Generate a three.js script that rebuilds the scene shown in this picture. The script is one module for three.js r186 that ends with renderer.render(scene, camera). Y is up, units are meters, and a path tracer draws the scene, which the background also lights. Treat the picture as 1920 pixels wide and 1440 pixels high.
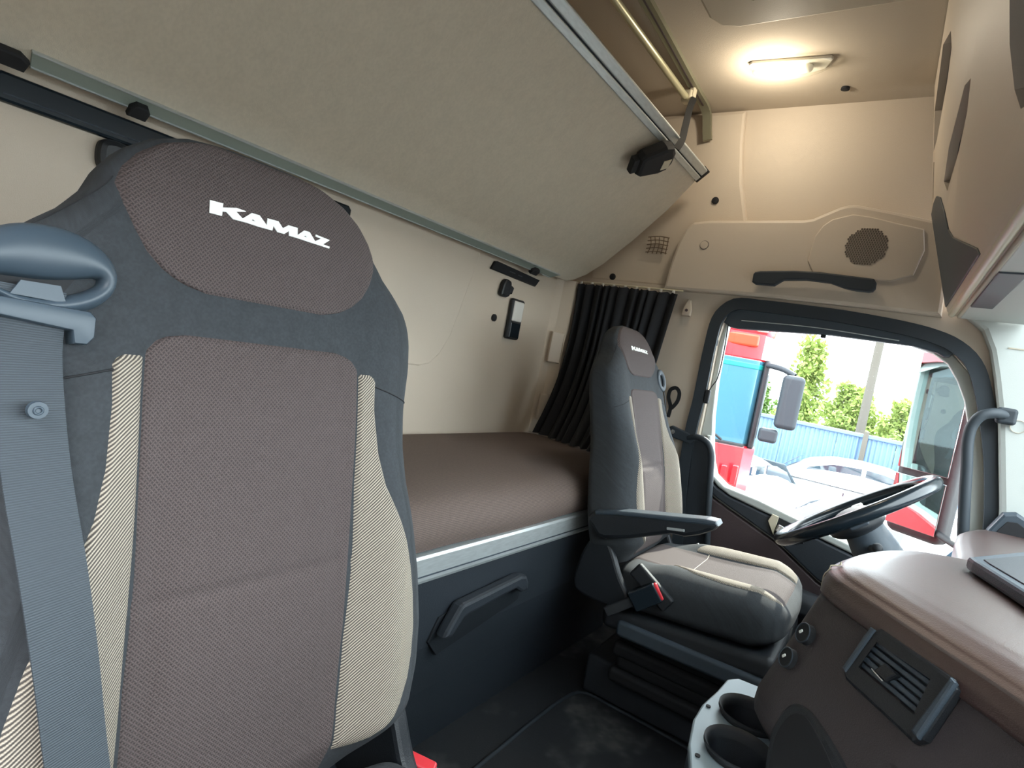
import * as THREE from 'three';
import { RoundedBoxGeometry } from 'three/addons/geometries/RoundedBoxGeometry.js';
import { mergeGeometries, mergeVertices, toCreasedNormals } from 'three/addons/utils/BufferGeometryUtils.js';
import { Brush, Evaluator, SUBTRACTION } from 'three-bvh-csg';
import { RectAreaLightUniformsLib } from 'three/addons/lights/RectAreaLightUniformsLib.js';

// ---------- camera, sky, sun, exposure ----------
// Truck axes: +x towards the driver's door, +z towards the windscreen, y up, cab floor at y = 0.
const scene = new THREE.Scene();
const renderer = new THREE.WebGLRenderer();
renderer.toneMapping = THREE.LinearToneMapping;
renderer.toneMappingExposure = 1.25;
renderer.shadowMap.enabled = true;
RectAreaLightUniformsLib.init();
const camera = new THREE.PerspectiveCamera(66.42, 4 / 3, 0.02, 200);
camera.position.set(-1.164, 1.10, 1.46);
{
  const right = new THREE.Vector3(0.56736, 0.18417, 0.80261), up = new THREE.Vector3(-0.05488, 0.98096, -0.18631), back = new THREE.Vector3(-0.82164, 0.06166, 0.56666);
  camera.quaternion.setFromRotationMatrix(new THREE.Matrix4().makeBasis(right, up, back));
}
scene.background = new THREE.Color().setRGB(0.94, 0.985, 1.04);
scene.backgroundIntensity = 8.5;
const sun = new THREE.DirectionalLight(new THREE.Color().setRGB(1, 0.93, 0.82), 9);
sun.position.set(10.6, 8.5, 1.5); sun.target.position.set(0.6, 0.5, 1.0);
sun.castShadow = true; sun.shadow.mapSize.set(2048, 2048); sun.shadow.radius = 2;
Object.assign(sun.shadow.camera, { left: -6, right: 6, top: 6, bottom: -6, near: 0.5, far: 30 });
scene.add(sun, sun.target);

// ---------- helpers ----------
THREE.BufferGeometry.prototype.ni = function () { return this.index ? this.toNonIndexed() : this; };
const V = (x, y, z) => new THREE.Vector3(x, y, z);
const taken = new Map();
function numbered(n) { const k = taken.get(n) ?? 0; taken.set(n, k + 1); return k ? n + '_' + String(k).padStart(3, '0') : n; }
function thing(name, label, category, group) {
  const g = new THREE.Group(); g.name = numbered(name); g.userData = { label, category };
  if (group) g.userData.group = group;
  scene.add(g); return g;
}
function structure(name, label) {
  const g = new THREE.Group(); g.name = name; g.userData = { label, category: 'cab interior', kind: 'structure' };
  scene.add(g); return g;
}
function part(name, geo, mat, parent, label) {
  const m = new THREE.Mesh(geo, mat); m.name = name; m.castShadow = m.receiveShadow = true;
  if (label) m.userData.label = label;
  parent.add(m); return m;
}
let seed = 7;
const rnd = () => { seed = (seed * 1664525 + 1013904223) >>> 0; return seed / 4294967296; };
const lerp = (a, b, t) => a + (b - a) * t;
const clamp = (v, a, b) => Math.min(b, Math.max(a, v));
const smooth = (a, b, v) => { const t = clamp((v - a) / (b - a), 0, 1); return t * t * (3 - 2 * t); };
function table(rows) { // rows sorted by key, any direction; smooth interpolation
  const r = [...rows].sort((a, b) => a[0] - b[0]);
  return (k) => {
    if (k <= r[0][0]) return r[0][1];
    if (k >= r[r.length - 1][0]) return r[r.length - 1][1];
    let i = 0; while (r[i + 1][0] < k) i++;
    const t = (k - r[i][0]) / (r[i + 1][0] - r[i][0]);
    return lerp(r[i][1], r[i + 1][1], t);
  };
}
const rbox = (w, h, d, r = 0.006, s = 2) => new RoundedBoxGeometry(w, h, d, s, Math.min(r, w / 2.01, h / 2.01, d / 2.01));
const at = (g, x, y, z, rx = 0, ry = 0, rz = 0) => { g.rotateX(rx); g.rotateY(ry); g.rotateZ(rz); g.translate(x, y, z); return g; };
// a polygon (list of [a, b]) extruded by depth and placed with origin o, axes ax, ay, and az = the extrusion direction
function slab(pts, depth, o, ax, ay, bevel = 0, holes = [], smoothCurve = false, curveSeg = 12) {
  const mk = (p, S) => { const s = new S(); if (smoothCurve) { const c = new THREE.CatmullRomCurve3(p.map((q) => V(q[0], q[1], 0)), true, 'catmullrom', 0.5).getPoints(p.length * curveSeg); s.setFromPoints(c.map((q) => new THREE.Vector2(q.x, q.y))); } else s.setFromPoints(p.map((q) => new THREE.Vector2(q[0], q[1]))); return s; };
  const sh = mk(pts, THREE.Shape); for (const h of holes) sh.holes.push(mk(h, THREE.Path));
  const g = new THREE.ExtrudeGeometry(sh, bevel ? { depth: depth - 2 * bevel, bevelEnabled: true, bevelSize: bevel, bevelThickness: bevel, bevelOffset: -bevel, bevelSegments: bevel > 0.05 ? 7 : 2, steps: 1 } : { depth, bevelEnabled: false });
  if (bevel) g.translate(0, 0, bevel);
  const az = new THREE.Vector3().crossVectors(ax, ay);
  g.applyMatrix4(new THREE.Matrix4().makeBasis(ax, ay, az).setPosition(o));
  return g;
}
// on the driver-side wall: polygon in (z, y) whose visible face is at x and which reaches outwards (+x) by depth
const X1 = V(1, 0, 0), Y1 = V(0, 1, 0), Z1 = V(0, 0, 1);
function sideSlab(zy, x, depth, bevel = 0, holes = [], sm = false) {
  // axes: a -> -z so that a x b = +x ... (-z) x y = +x
  return slab(zy.map(([z, y]) => [-z, y]), depth, V(x, 0, 0), V(0, 0, -1), Y1, bevel, holes.map((h) => h.map(([z, y]) => [-z, y])), sm);
}
// on the rear wall: polygon in (x, y), visible face at z + depth (towards the front)
function rearSlab(xy, z, depth, bevel = 0, holes = [], sm = false) { return slab(xy, depth, V(0, 0, z), X1, Y1, bevel, holes, sm); }
// on the ceiling or floor: polygon in (x, z), from y upwards by depth; x cross... z x x = y
function flatSlab(xz, y, depth, bevel = 0, holes = [], sm = false) { return slab(xz.map(([x, z]) => [z, x]), depth, V(0, y, 0), Z1, X1, bevel, holes.map((h) => h.map(([x, z]) => [z, x])), sm); }
function tube(pts, r, seg = 40, rad = 10, closed = false) {
  return new THREE.TubeGeometry(new THREE.CatmullRomCurve3(pts.map((p) => p.isVector3 ? p : V(...p)), closed, 'centripetal'), seg, r, rad, closed);
}
// a closed band of rectangular section swept along a path that stays near one plane
function band(pts, halfW, halfT, normalOf, seg = 60) {
  const c = new THREE.CatmullRomCurve3(pts.map((p) => V(...p)), false, 'centripetal'), pos = [], idx = [], uv = [];
  const L = c.getLength();
  for (let i = 0; i <= seg; i++) {
    const p = c.getPointAt(i / seg), t = c.getTangentAt(i / seg), n = normalOf(i / seg, p).clone().normalize(), b = new THREE.Vector3().crossVectors(t, n).normalize();
    const nn = new THREE.Vector3().crossVectors(b, t).normalize();
    const q = [[-1, -1], [1, -1], [1, 1], [-1, 1]];
    for (const [s, k] of q) { const v = p.clone().addScaledVector(b, s * halfW).addScaledVector(nn, k * halfT); pos.push(v.x, v.y, v.z); uv.push(s * halfW, i / seg * L); }
    if (i) for (let k = 0; k < 4; k++) { const a = (i - 1) * 4 + k, b2 = (i - 1) * 4 + (k + 1) % 4; idx.push(a, b2, a + 4, b2, b2 + 4, a + 4); }
  }
  idx.push(0, 2, 1, 0, 3, 2); const e = seg * 4; idx.push(e, e + 1, e + 2, e, e + 2, e + 3);
  const g = new THREE.BufferGeometry(); g.setAttribute('position', new THREE.Float32BufferAttribute(pos, 3)); g.setAttribute('uv', new THREE.Float32BufferAttribute(uv, 2)); g.setIndex(idx);
  return toCreasedNormals(g.ni(), 0.7);
}
// grid of points f(i, j) -> Vector3, with optional uv(i, j)
function grid(ni, nj, f, uvf, closeJ = false) {
  const pos = [], uv = [], idx = [];
  for (let i = 0; i <= ni; i++) for (let j = 0; j <= nj; j++) { const p = f(i / ni, j / nj); pos.push(p.x, p.y, p.z); const q = uvf ? uvf(i / ni, j / nj) : [j / nj, i / ni]; uv.push(q[0], q[1]); }
  for (let i = 0; i < ni; i++) for (let j = 0; j < nj; j++) { const a = i * (nj + 1) + j, b = a + 1, c = a + nj + 1, d = c + 1; idx.push(a, b, c, b, d, c); }
  const g = new THREE.BufferGeometry(); g.setAttribute('position', new THREE.Float32BufferAttribute(pos, 3)); g.setAttribute('uv', new THREE.Float32BufferAttribute(uv, 2)); g.setIndex(idx); g.computeVertexNormals();
  return g;
}
// box-mapped uv in metres
function metreUV(g, s = 1) {
  const p = g.attributes.position; if (!g.attributes.normal) g.computeVertexNormals(); const n = g.attributes.normal, uv = new Float32Array(p.count * 2);
  for (let i = 0; i < p.count; i++) {
    const ax = Math.abs(n.getX(i)), ay = Math.abs(n.getY(i)), az = Math.abs(n.getZ(i));
    const [a, b] = ax >= ay && ax >= az ? [p.getZ(i), p.getY(i)] : ay >= az ? [p.getX(i), p.getZ(i)] : [p.getX(i), p.getY(i)];
    uv[2 * i] = a * s; uv[2 * i + 1] = b * s;
  }
  g.setAttribute('uv', new THREE.BufferAttribute(uv, 2)); return g;
}
const cyl = (r0, r1, h, s = 24) => new THREE.CylinderGeometry(r0, r1, h, s);

// ---------- textures: data(size, metres, (x, y) -> [r, g, b] in 0..255) ----------
function tex(n, metres, f, color = true) {
  const d = new Uint8Array(n * n * 4);
  for (let y = 0; y < n; y++) for (let x = 0; x < n; x++) { const c = f(x / n, y / n); const o = (y * n + x) * 4; d[o] = clamp(c[0], 0, 255); d[o + 1] = clamp(c[1] ?? c[0], 0, 255); d[o + 2] = clamp(c[2] ?? c[0], 0, 255); d[o + 3] = 255; }
  const t = new THREE.DataTexture(d, n, n, THREE.RGBAFormat); t.wrapS = t.wrapT = THREE.RepeatWrapping; t.magFilter = THREE.LinearFilter; t.minFilter = THREE.LinearMipmapLinearFilter; t.generateMipmaps = true;
  t.repeat.set(1 / metres, 1 / metres); if (color) t.colorSpace = THREE.SRGBColorSpace; t.needsUpdate = true; return t;
}
// tiling value noise
function noiseTile(cells, s0) {
  const v = new Float32Array(cells * cells); let s = s0 >>> 0; for (let i = 0; i < v.length; i++) { s = (s * 1664525 + 1013904223) >>> 0; v[i] = s / 4294967296; }
  return (x, y) => { const fx = x * cells, fy = y * cells, x0 = Math.floor(fx), y0 = Math.floor(fy), tx = smooth(0, 1, fx - x0), ty = smooth(0, 1, fy - y0), g = (a, b) => v[((b % cells + cells) % cells) * cells + ((a % cells + cells) % cells)]; return lerp(lerp(g(x0, y0), g(x0 + 1, y0), tx), lerp(g(x0, y0 + 1), g(x0 + 1, y0 + 1), tx), ty); };
}
const nA = noiseTile(8, 11), nB = noiseTile(24, 23), nC = noiseTile(64, 37), nD = noiseTile(128, 53);
// woven seat cloth: crossing slanted yarns with small dark eyes between them
const weaveH = (x, y) => {
  const k = 8, a = x * k, b = y * k, row = Math.floor(b * 2), fx = (a + (row % 2) * 0.5) % 1, fy = (b * 2) % 1;
  const eye = Math.exp(-(((fx - 0.5) / 0.17) ** 2 + ((fy - 0.5) / 0.3) ** 2));
  const yarn = 0.5 + 0.5 * Math.cos(2 * Math.PI * ((fx - 0.5) * 2 + (fy - 0.5) * ((row % 2) ? 1 : -1)));
  return clamp(0.62 + 0.3 * yarn - 0.75 * eye, 0, 1);
};
const weaveMap = tex(256, 0.038, (x, y) => { const h = weaveH(x, y), n = 0.92 + 0.16 * nD(x, y); const k = (0.50 + 0.55 * h) * n; return [87 * k, 76 * k, 75 * k]; });
const weaveBump = tex(256, 0.038, (x, y) => [weaveH(x, y) * 255], false);
// light twill: fine slanted stripes, pale yarn over dark ground
const twillH = (x, y) => { const t = (x * 12 - y * 12 + 12) % 1, c = 0.5 - 0.5 * Math.cos(2 * Math.PI * t), q = 0.5 - 0.5 * Math.cos(2 * Math.PI * ((x + y) * 18)); return c * (0.78 + 0.22 * q); };
const twillMap = tex(256, 0.048, (x, y) => { const h = smooth(0.1, 0.75, twillH(x, y)) * (0.93 + 0.14 * nD(x, y)); return [lerp(74, 178, h), lerp(69, 168, h), lerp(65, 152, h)]; });
const twillBump = tex(256, 0.048, (x, y) => [twillH(x, y) * 255], false);
const clothMap = tex(256, 0.25, (x, y) => { const k = 0.86 + 0.18 * nD(x, y) + 0.1 * nB(x, y); return [48 * k, 52 * k, 56 * k]; });
const clothBump = tex(256, 0.06, (x, y) => [128 + 60 * Math.sin(x * 2 * Math.PI * 48) * Math.sin(y * 2 * Math.PI * 48) + 60 * (nD(x, y) - 0.5)], false);
const feltMap = tex(256, 0.5, (x, y) => { const k = 0.97 + 0.035 * nD(x, y) + 0.02 * nB(x, y); return [216 * k, 206 * k, 188 * k]; });
const grainBump = tex(256, 0.08, (x, y) => [255 * (0.6 * nD(x, y) + 0.4 * nC(x, y))], false);
const mattMap = tex(256, 0.12, (x, y) => { const k = 0.82 + 0.2 * nD(x, y) + 0.1 * Math.sin(y * 2 * Math.PI * 30); return [104 * k, 89 * k, 82 * k]; });
const mattBump = tex(256, 0.12, (x, y) => [128 + 90 * Math.sin(y * 2 * Math.PI * 30) + 60 * (nD(x, y) - 0.5)], false);
const floorMap = tex(512, 1.4, (x, y) => { const dust = smooth(0.52, 0.86, 0.5 * nA(x, y) + 0.3 * nB(x, y) + 0.2 * nC(x, y)) * (0.6 + 0.4 * nD(x, y)); return [lerp(34, 88, dust), lerp(37, 88, dust), lerp(41, 86, dust)]; });
const webMap = tex(128, 0.024, (x, y) => { const k = 0.8 + 0.25 * (0.5 + 0.5 * Math.sin(y * 2 * Math.PI * 12)) + 0.06 * nC(x, y); return [60 * k, 68 * k, 75 * k]; });
const webBump = tex(128, 0.024, (x, y) => [128 + 110 * Math.sin(y * 2 * Math.PI * 12)], false);
const brushMap = tex(256, 0.3, (x, y) => { const k = 0.95 + 0.07 * nD(x * 0.125, y); return [196 * k, 203 * k, 204 * k]; });
const asphaltMap = tex(256, 3, (x, y) => { const k = 0.75 + 0.3 * nD(x, y) + 0.2 * nB(x, y); return [96 * k, 95 * k, 92 * k]; });

// ---------- materials ----------
const std = (o) => new THREE.MeshStandardMaterial(o);
const phy = (o) => new THREE.MeshPhysicalMaterial(o);
const M = {
  beige: std({ color: 0xc8bbaa, roughness: 0.62, bumpMap: grainBump, bumpScale: 0.0004 }),
  beigeSmooth: std({ color: 0xcbbeae, roughness: 0.5, bumpMap: grainBump, bumpScale: 0.0002 }),
  headliner: std({ color: 0xb9ad9b, roughness: 0.9, bumpMap: grainBump, bumpScale: 0.0005 }),
  felt: std({ map: feltMap, roughness: 0.95, bumpMap: grainBump, bumpScale: 0.0004 }),
  greyBeige: std({ color: 0xb4aa97, roughness: 0.6, bumpMap: grainBump, bumpScale: 0.0003 }),
  paleGrey: std({ color: 0xb6bbb7, roughness: 0.5, bumpMap: grainBump, bumpScale: 0.0002 }),
  black: std({ color: 0x1d2126, roughness: 0.45, bumpMap: grainBump, bumpScale: 0.0003 }),
  blackGloss: std({ color: 0x1b242b, roughness: 0.22 }),
  blackMatte: std({ color: 0x17191d, roughness: 0.75 }),
  rubber: std({ color: 0x2c343b, roughness: 0.6 }),
  charcoal: std({ color: 0x2a3037, roughness: 0.5, bumpMap: grainBump, bumpScale: 0.0004 }),
  slateSmooth: std({ color: 0x3b4853, roughness: 0.42 }),
  slate: std({ color: 0x3a454f, roughness: 0.42, bumpMap: grainBump, bumpScale: 0.0003 }),
  brownPlastic: std({ color: 0x45393b, roughness: 0.55, bumpMap: grainBump, bumpScale: 0.0005 }),
  flank: std({ color: 0x3a3537, roughness: 0.5, bumpMap: grainBump, bumpScale: 0.0005 }),
  redBrown: phy({ color: 0x42302d, roughness: 0.45, clearcoat: 0.7, clearcoatRoughness: 0.38, bumpMap: grainBump, bumpScale: 0.0004 }),
  cloth: std({ map: clothMap, roughness: 0.9, bumpMap: clothBump, bumpScale: 0.0003 }),
  weave: std({ map: weaveMap, roughness: 0.85, bumpMap: weaveBump, bumpScale: 0.0011 }),
  twill: std({ map: twillMap, roughness: 0.85, bumpMap: twillBump, bumpScale: 0.0008 }),
  logo: std({ color: 0xe9ece8, roughness: 0.6 }),
  mattress: std({ map: mattMap, roughness: 0.8, bumpMap: mattBump, bumpScale: 0.0005 }),
  curtain: std({ color: 0x171a20, roughness: 0.85 }),
  alu: std({ map: brushMap, metalness: 0.55, roughness: 0.42 }),
  aluDull: std({ color: 0x9aa59c, metalness: 0.35, roughness: 0.5 }),
  silver: std({ color: 0x7f8d93, metalness: 0.3, roughness: 0.5 }),
  chrome: std({ color: 0xdfe3e6, metalness: 0.9, roughness: 0.25 }),
  cream: std({ color: 0xcfc6ae, roughness: 0.45 }),
  barMetal: std({ color: 0xc0bd9f, metalness: 0.5, roughness: 0.35 }),
  trackMetal: std({ color: 0x84826e, metalness: 0.3, roughness: 0.5 }),
  floor: std({ map: floorMap, roughness: 0.7, bumpMap: grainBump, bumpScale: 0.0006 }),
  web: std({ map: webMap, roughness: 0.7, bumpMap: webBump, bumpScale: 0.0003 }),
  redButton: std({ color: 0xd8303c, roughness: 0.4 }),
  lens: phy({ color: 0xf4f2ea, roughness: 0.25, transmission: 0.85, thickness: 0, ior: 1.45 }),
  lampWhite: std({ color: 0xd9d8d2, roughness: 0.35 }),
  bulb: std({ color: 0xfff6dc, emissive: 0xffefc0, emissiveIntensity: 7, roughness: 0.6 }),
  glass: phy({ color: 0xf2fbfa, roughness: 0.02, transmission: 1, thickness: 0, ior: 1.5 }),
  grille: std({ color: 0x5f554c, roughness: 0.7 }),
  net: std({ color: 0x6d5a48, roughness: 0.9 }),
  // outside
  truckRed: phy({ color: 0xc01f2b, roughness: 0.3, clearcoat: 1, clearcoatRoughness: 0.08 }),
  truckGlass: phy({ color: 0x447a90, roughness: 0.06, metalness: 0.1, clearcoat: 1 }),
  carWhite: phy({ color: 0xe9ebee, roughness: 0.3, clearcoat: 1, clearcoatRoughness: 0.05 }),
  carSilver: phy({ color: 0xc2c6ca, roughness: 0.3, clearcoat: 1, metalness: 0.3 }),
  carGlass: phy({ color: 0x2b3a44, roughness: 0.05, clearcoat: 1 }),
  fence: std({ color: 0x64809f, roughness: 0.45, metalness: 0.1 }),
  pole: std({ color: 0x57524a, roughness: 0.8 }),
  asphalt: std({ map: asphaltMap, roughness: 0.95 }),
  leafA: phy({ color: 0x8fa24e, roughness: 0.8, transmission: 0.25, thickness: 0, side: THREE.DoubleSide }),
  leafB: phy({ color: 0x5f8038, roughness: 0.8, transmission: 0.25, thickness: 0, side: THREE.DoubleSide }),
  bark: std({ color: 0x5e5245, roughness: 0.95 }),
  mirror: std({ color: 0x9fb0b2, metalness: 1, roughness: 0.02 }),
  lamp: std({ color: 0xd8452a, roughness: 0.3 }),
  tyre: std({ color: 0x202124, roughness: 0.9 }),
};

// ================= the cab shell =================
const CX = 1.2, CEIL = 2.2;
{
  const f = structure('floor', 'dark rubber floor of the cab with dusty scuffs');
  part('floor_pan', metreUV(at(new THREE.BoxGeometry(2.5, 0.05, 2.05), 0, -0.025, 0.975)), M.floor, f);
}
// rear wall with its pressed contour
{
  const w = structure('wall_rear', 'beige moulded rear wall of the cab behind the bunks');
  part('panel', metreUV(at(new THREE.BoxGeometry(2.5, 2.3, 0.06), 0, 1.1, 0.02)), M.beige, w);
  // raised field with a rounded lower corner behind the passenger side
  part('raised_field', metreUV(rearSlab([[-1.1, 0.98], [0.30, 0.98], [0.345, 0.99], [0.39, 1.03], [0.43, 1.10], [0.50, 1.36], [0.52, 1.46], [-1.1, 1.46]], 0.046, 0.014, 0.005)), M.beige, w);
  // rounded moulding up the corner beside the curtain
  part('corner_moulding', metreUV(slab([[1.075, 0.05], [1.10, 0.075], [1.125, 0.12], [1.2, 0.13], [1.2, 0.05]].map(([x, z]) => [z, x]), 0.70, V(0, 0.74, 0), Z1, X1)), M.beige, w);
}
{
  const c = structure('ceiling', 'beige cloth headliner over the cab');
  part('panel', metreUV(at(new THREE.BoxGeometry(2.5, 0.06, 1.86), 0, CEIL + 0.03, 0.91)), M.headliner, c);
  const hole = [[-0.02, 0.83], [0.47, 0.83], [0.51, 0.87], [0.51, 1.22], [0.47, 1.26], [-0.02, 1.26], [-0.06, 1.22], [-0.06, 0.87]];
  const ring = [[-0.08, 0.735], [0.55, 0.735], [0.60, 0.76], [0.62, 0.81], [0.62, 1.28], [0.59, 1.33], [0.55, 1.35], [-0.08, 1.35], [-0.14, 1.32], [-0.16, 1.27], [-0.16, 0.81], [-0.13, 0.755]];
  const h = part('roof_hatch_frame', flatSlab(ring, CEIL - 0.03, 0.031, 0.01, [hole]), M.greyBeige, c, 'grey beige rounded frame of the roof hatch');
  part('roof_hatch_lid', at(rbox(0.6, 0.012, 0.46, 0.005), 0.225, CEIL - 0.004, 1.045), M.paleGrey, h);
}
// driver-side wall with the door opening cut out
const doorOpening = [[0.775, 0.12], [0.77, 0.60], [0.768, 1.03], [0.764, 1.27], [0.773, 1.35], [0.79, 1.385], [0.82, 1.403], [1.04, 1.409], [1.377, 1.385], [1.46, 1.368], [1.51, 1.345], [1.567, 1.287], [1.60, 1.21], [1.63, 1.11], [1.683, 0.885], [1.72, 0.62], [1.72, 0.12]];
const glassOutline = [[0.785, 1.375], [0.783, 1.25], [0.786, 1.12], [0.80, 0.97], [0.822, 0.85], [0.836, 0.80], [0.857, 0.752], [0.905, 0.721], [1.039, 0.706], [1.234, 0.667], [1.45, 0.625], [1.60, 0.60], [1.655, 0.61], [1.65, 0.78], [1.632, 0.953], [1.592, 1.13], [1.57, 1.20], [1.54, 1.26], [1.505, 1.31], [1.46, 1.338], [1.38, 1.358], [1.20, 1.375], [0.95, 1.384]];
{
  const w = structure('wall_left', 'beige side wall of the cab around the driver door');
  part('lower_panel', metreUV(sideSlab([[0, 0], [2.0, 0], [2.0, 1.472], [0, 1.472]], CX, 0.05, 0, [doorOpening])), M.beigeSmooth, w);
  part('upper_panel', metreUV(sideSlab([[0, 1.46], [2.0, 1.46], [2.0, 2.24], [0, 2.24]], CX + 0.035, 0.05)), M.beige, w);
  // fuller rear part of the upper wall, ending in a soft upright step
  part('upper_pillar_panel', metreUV(sideSlab([[0.14, 1.468], [0.79, 1.468], [0.775, 1.76], [0.73, 1.90], [0.70, 2.06], [0.685, 2.19], [0.14, 2.19]], CX + 0.012, 0.030, 0.012)), M.beige, w);
  const sp = part('speaker_panel', metreUV(sideSlab([[0.515, 1.452], [0.517, 1.49], [0.524, 1.57], [0.536, 1.64], [0.556, 1.705], [0.585, 1.731], [0.647, 1.740], [0.99, 1.751], [1.02, 1.757], [1.053, 1.775], [1.10, 1.800], [1.125, 1.808], [1.15, 1.809], [1.25, 1.79], [1.41, 1.755], [1.45, 1.60], [1.46, 1.452], [1.2, 1.458], [0.9, 1.46]], 1.16, 0.075, 0.012)), M.beigeSmooth, w, 'beige side panel with a round speaker grille');
  const boss = part('speaker_boss', metreUV(sideSlab([[1.035, 1.60], [1.04, 1.69], [1.06, 1.73], [1.085, 1.753], [1.146, 1.772], [1.20, 1.765], [1.36, 1.728], [1.375, 1.66], [1.36, 1.575], [1.30, 1.55], [1.12, 1.545], [1.06, 1.56]], 1.152, 0.012, 0.004)), M.beigeSmooth, w);
  boss.name = 'speaker_boss';
  // perforated grille: small dark slots set in a disc
  const slots = [];
  for (let i = -9; i <= 9; i++) for (let j = -9; j <= 9; j++) {
    const z = i * 0.0078 + (j % 2 ? 0.0039 : 0), y = j * 0.0074;
    if (Math.hypot(z, y) < 0.064) for (const k of [-1, 0, 1]) slots.push(at(new THREE.BoxGeometry(0.003, 0.0009, 0.0050), 1.1512, 1.662 + y + k * 0.0022, 1.207 + z));
  }
  const gr = part('speaker_grille', mergeGeometries(slots), M.grille, w, 'dark slots of the round speaker grille'); gr.userData.kind = 'stuff';
  part('blanking_cap', at(cyl(0.0155, 0.0155, 0.006, 28), 1.159, 1.640, 0.648, 0, 0, Math.PI / 2), M.beigeSmooth, w);
  part('blanking_cap_ring', at(new THREE.TorusGeometry(0.0165, 0.0012, 6, 32), 1.1598, 1.640, 0.648, 0, Math.PI / 2), M.brownPlastic, w);
  part('pillar_cap_ring', at(new THREE.TorusGeometry(0.019, 0.0011, 6, 32), 1.147, 1.145, 1.705, 0, Math.PI / 2), M.greyBeige, w);
  part('outer_skin', sideSlab([[-0.1, -0.6], [2.05, -0.6], [2.0, 0.9], [1.75, 1.6], [1.75, 2.3], [-0.1, 2.3]], 1.275, 0.02, 0.004, [glassOutline.map(([z, y]) => [1.2 + (z - 1.2) * 1.05, 1.0 + (y - 1.0) * 1.06])]), M.truckRed, w, 'red painted outer skin');
  // windscreen pillar trim
  part('pillar_trim', metreUV(sideSlab([[1.655, 1.17], [1.625, 1.28], [1.60, 1.36], [1.57, 1.42], [1.52, 1.46], [2.0, 1.47], [2.0, 0.70], [1.735, 0.70], [1.71, 0.89]], 1.15, 0.06, 0.015)), M.paleGrey, w, 'pale grey windscreen pillar trim');
  part('pillar_joint', at(new THREE.BoxGeometry(0.003, 0.004, 0.34), 1.1495, 1.375, 1.81), M.greyBeige, w);
}
// passenger side: the door stands open behind the camera
{
  const w = structure('wall_right', 'beige side wall of the cab around the open passenger doorway');
  part('panel', metreUV(slab([[0, 0], [2.0, 0], [2.0, 2.24], [0, 2.24]].map(([z, y]) => [z, y]), 0.06, V(-1.2, 0, 0), Z1, Y1, 0, [[[0.80, 0.02], [1.76, 0.02], [1.70, 1.2], [1.60, 1.42], [0.83, 1.45], [0.80, 1.38]]])), M.beige, w);
}
{
  const w = structure('wall_front', 'front wall of the cab below and above the windscreen');
  part('bulkhead', at(new THREE.BoxGeometry(2.5, 0.95, 0.06), 0, 0.45, 2.0), M.charcoal, w);
  part('roof_front', metreUV(slab([[1.80, 2.26], [1.74, 2.26], [1.66, 1.56], [1.70, 1.54]], 2.5, V(-1.25, 0, 0), Z1, Y1)), M.beige, w);
  w.children[1].geometry.applyMatrix4(new THREE.Matrix4()); // extruded along -x
}
{
  const g = structure('window_2', 'clear windscreen glass above the dashboard');
  part('windscreen_glass', grid(1, 1, (i, j) => V(lerp(-1.15, 1.15, j), lerp(0.92, 1.55, i), lerp(2.0, 1.69, i))), M.glass, g);
}

// ================= driver door =================
{
  const d = structure('door_1', 'driver door with dark lower panel and pale window surround');
  const outer = doorOpening.map(([z, y]) => [z, y]);
  part('door_frame', metreUV(sideSlab(outer, 1.225, 0.045, 0.004, [glassOutline])), M.paleGrey, d);
  part('window_sill', metreUV(sideSlab([[0.80, 0.90], [0.822, 0.80], [0.845, 0.745], [0.88, 0.715], [0.93, 0.693], [1.05, 0.672], [1.234, 0.640], [1.45, 0.60], [1.65, 0.575], [1.65, 0.60], [1.45, 0.625], [1.234, 0.667], [1.039, 0.706], [0.905, 0.721], [0.857, 0.752], [0.836, 0.80], [0.815, 0.90]], 1.196, 0.035, 0.006)), M.paleGrey, d, 'pale window sill sloping down to the front');
  part('upper_door_panel', metreUV(sideSlab([[0.855, 0.725], [0.88, 0.708], [0.93, 0.687], [1.05, 0.666], [1.234, 0.634], [1.45, 0.594], [1.70, 0.565], [1.70, 0.36], [1.28, 0.49], [1.126, 0.580], [0.89, 0.668], [0.862, 0.683]], 1.192, 0.035, 0.006)), M.charcoal, d, 'dark grey upper door panel');
  part('lower_door_panel', metreUV(sideSlab([[0.78, 0.13], [0.78, 0.70], [0.852, 0.672], [0.89, 0.655], [1.126, 0.568], [1.28, 0.478], [1.70, 0.35], [1.71, 0.13]], 1.20, 0.03, 0.006)), M.brownPlastic, d, 'brown lower door panel');
  const dh = part('door_handle_recess', sideSlab([[1.085, 0.640], [1.095, 0.672], [1.19, 0.652], [1.215, 0.60], [1.13, 0.585], [1.10, 0.60]], 1.187, 0.006, 0.002), M.blackMatte, d);
  part('inner_release_handle', at(rbox(0.014, 0.03, 0.075, 0.006), 1.178, 0.622, 1.155, 0.25), M.chrome, dh, 'pale door release handle');
  part('recess_side', sideSlab([[1.085, 0.645], [1.095, 0.674], [1.118, 0.670], [1.112, 0.60]], 1.180, 0.008, 0.002), M.cream, dh);
  // arched arm rest at the bottom of the door
  part('door_armrest', at(rbox(0.09, 0.10, 0.50, 0.04, 4), 1.16, 0.40, 1.22, 0.06), M.charcoal, d);
  part('edge_panel', sideSlab([[0.752, 0.87], [0.815, 0.875], [0.835, 0.80], [0.875, 0.55], [0.885, 0.45], [0.79, 0.42]], 1.188, 0.02, 0.005), M.charcoal, d);
}
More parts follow.
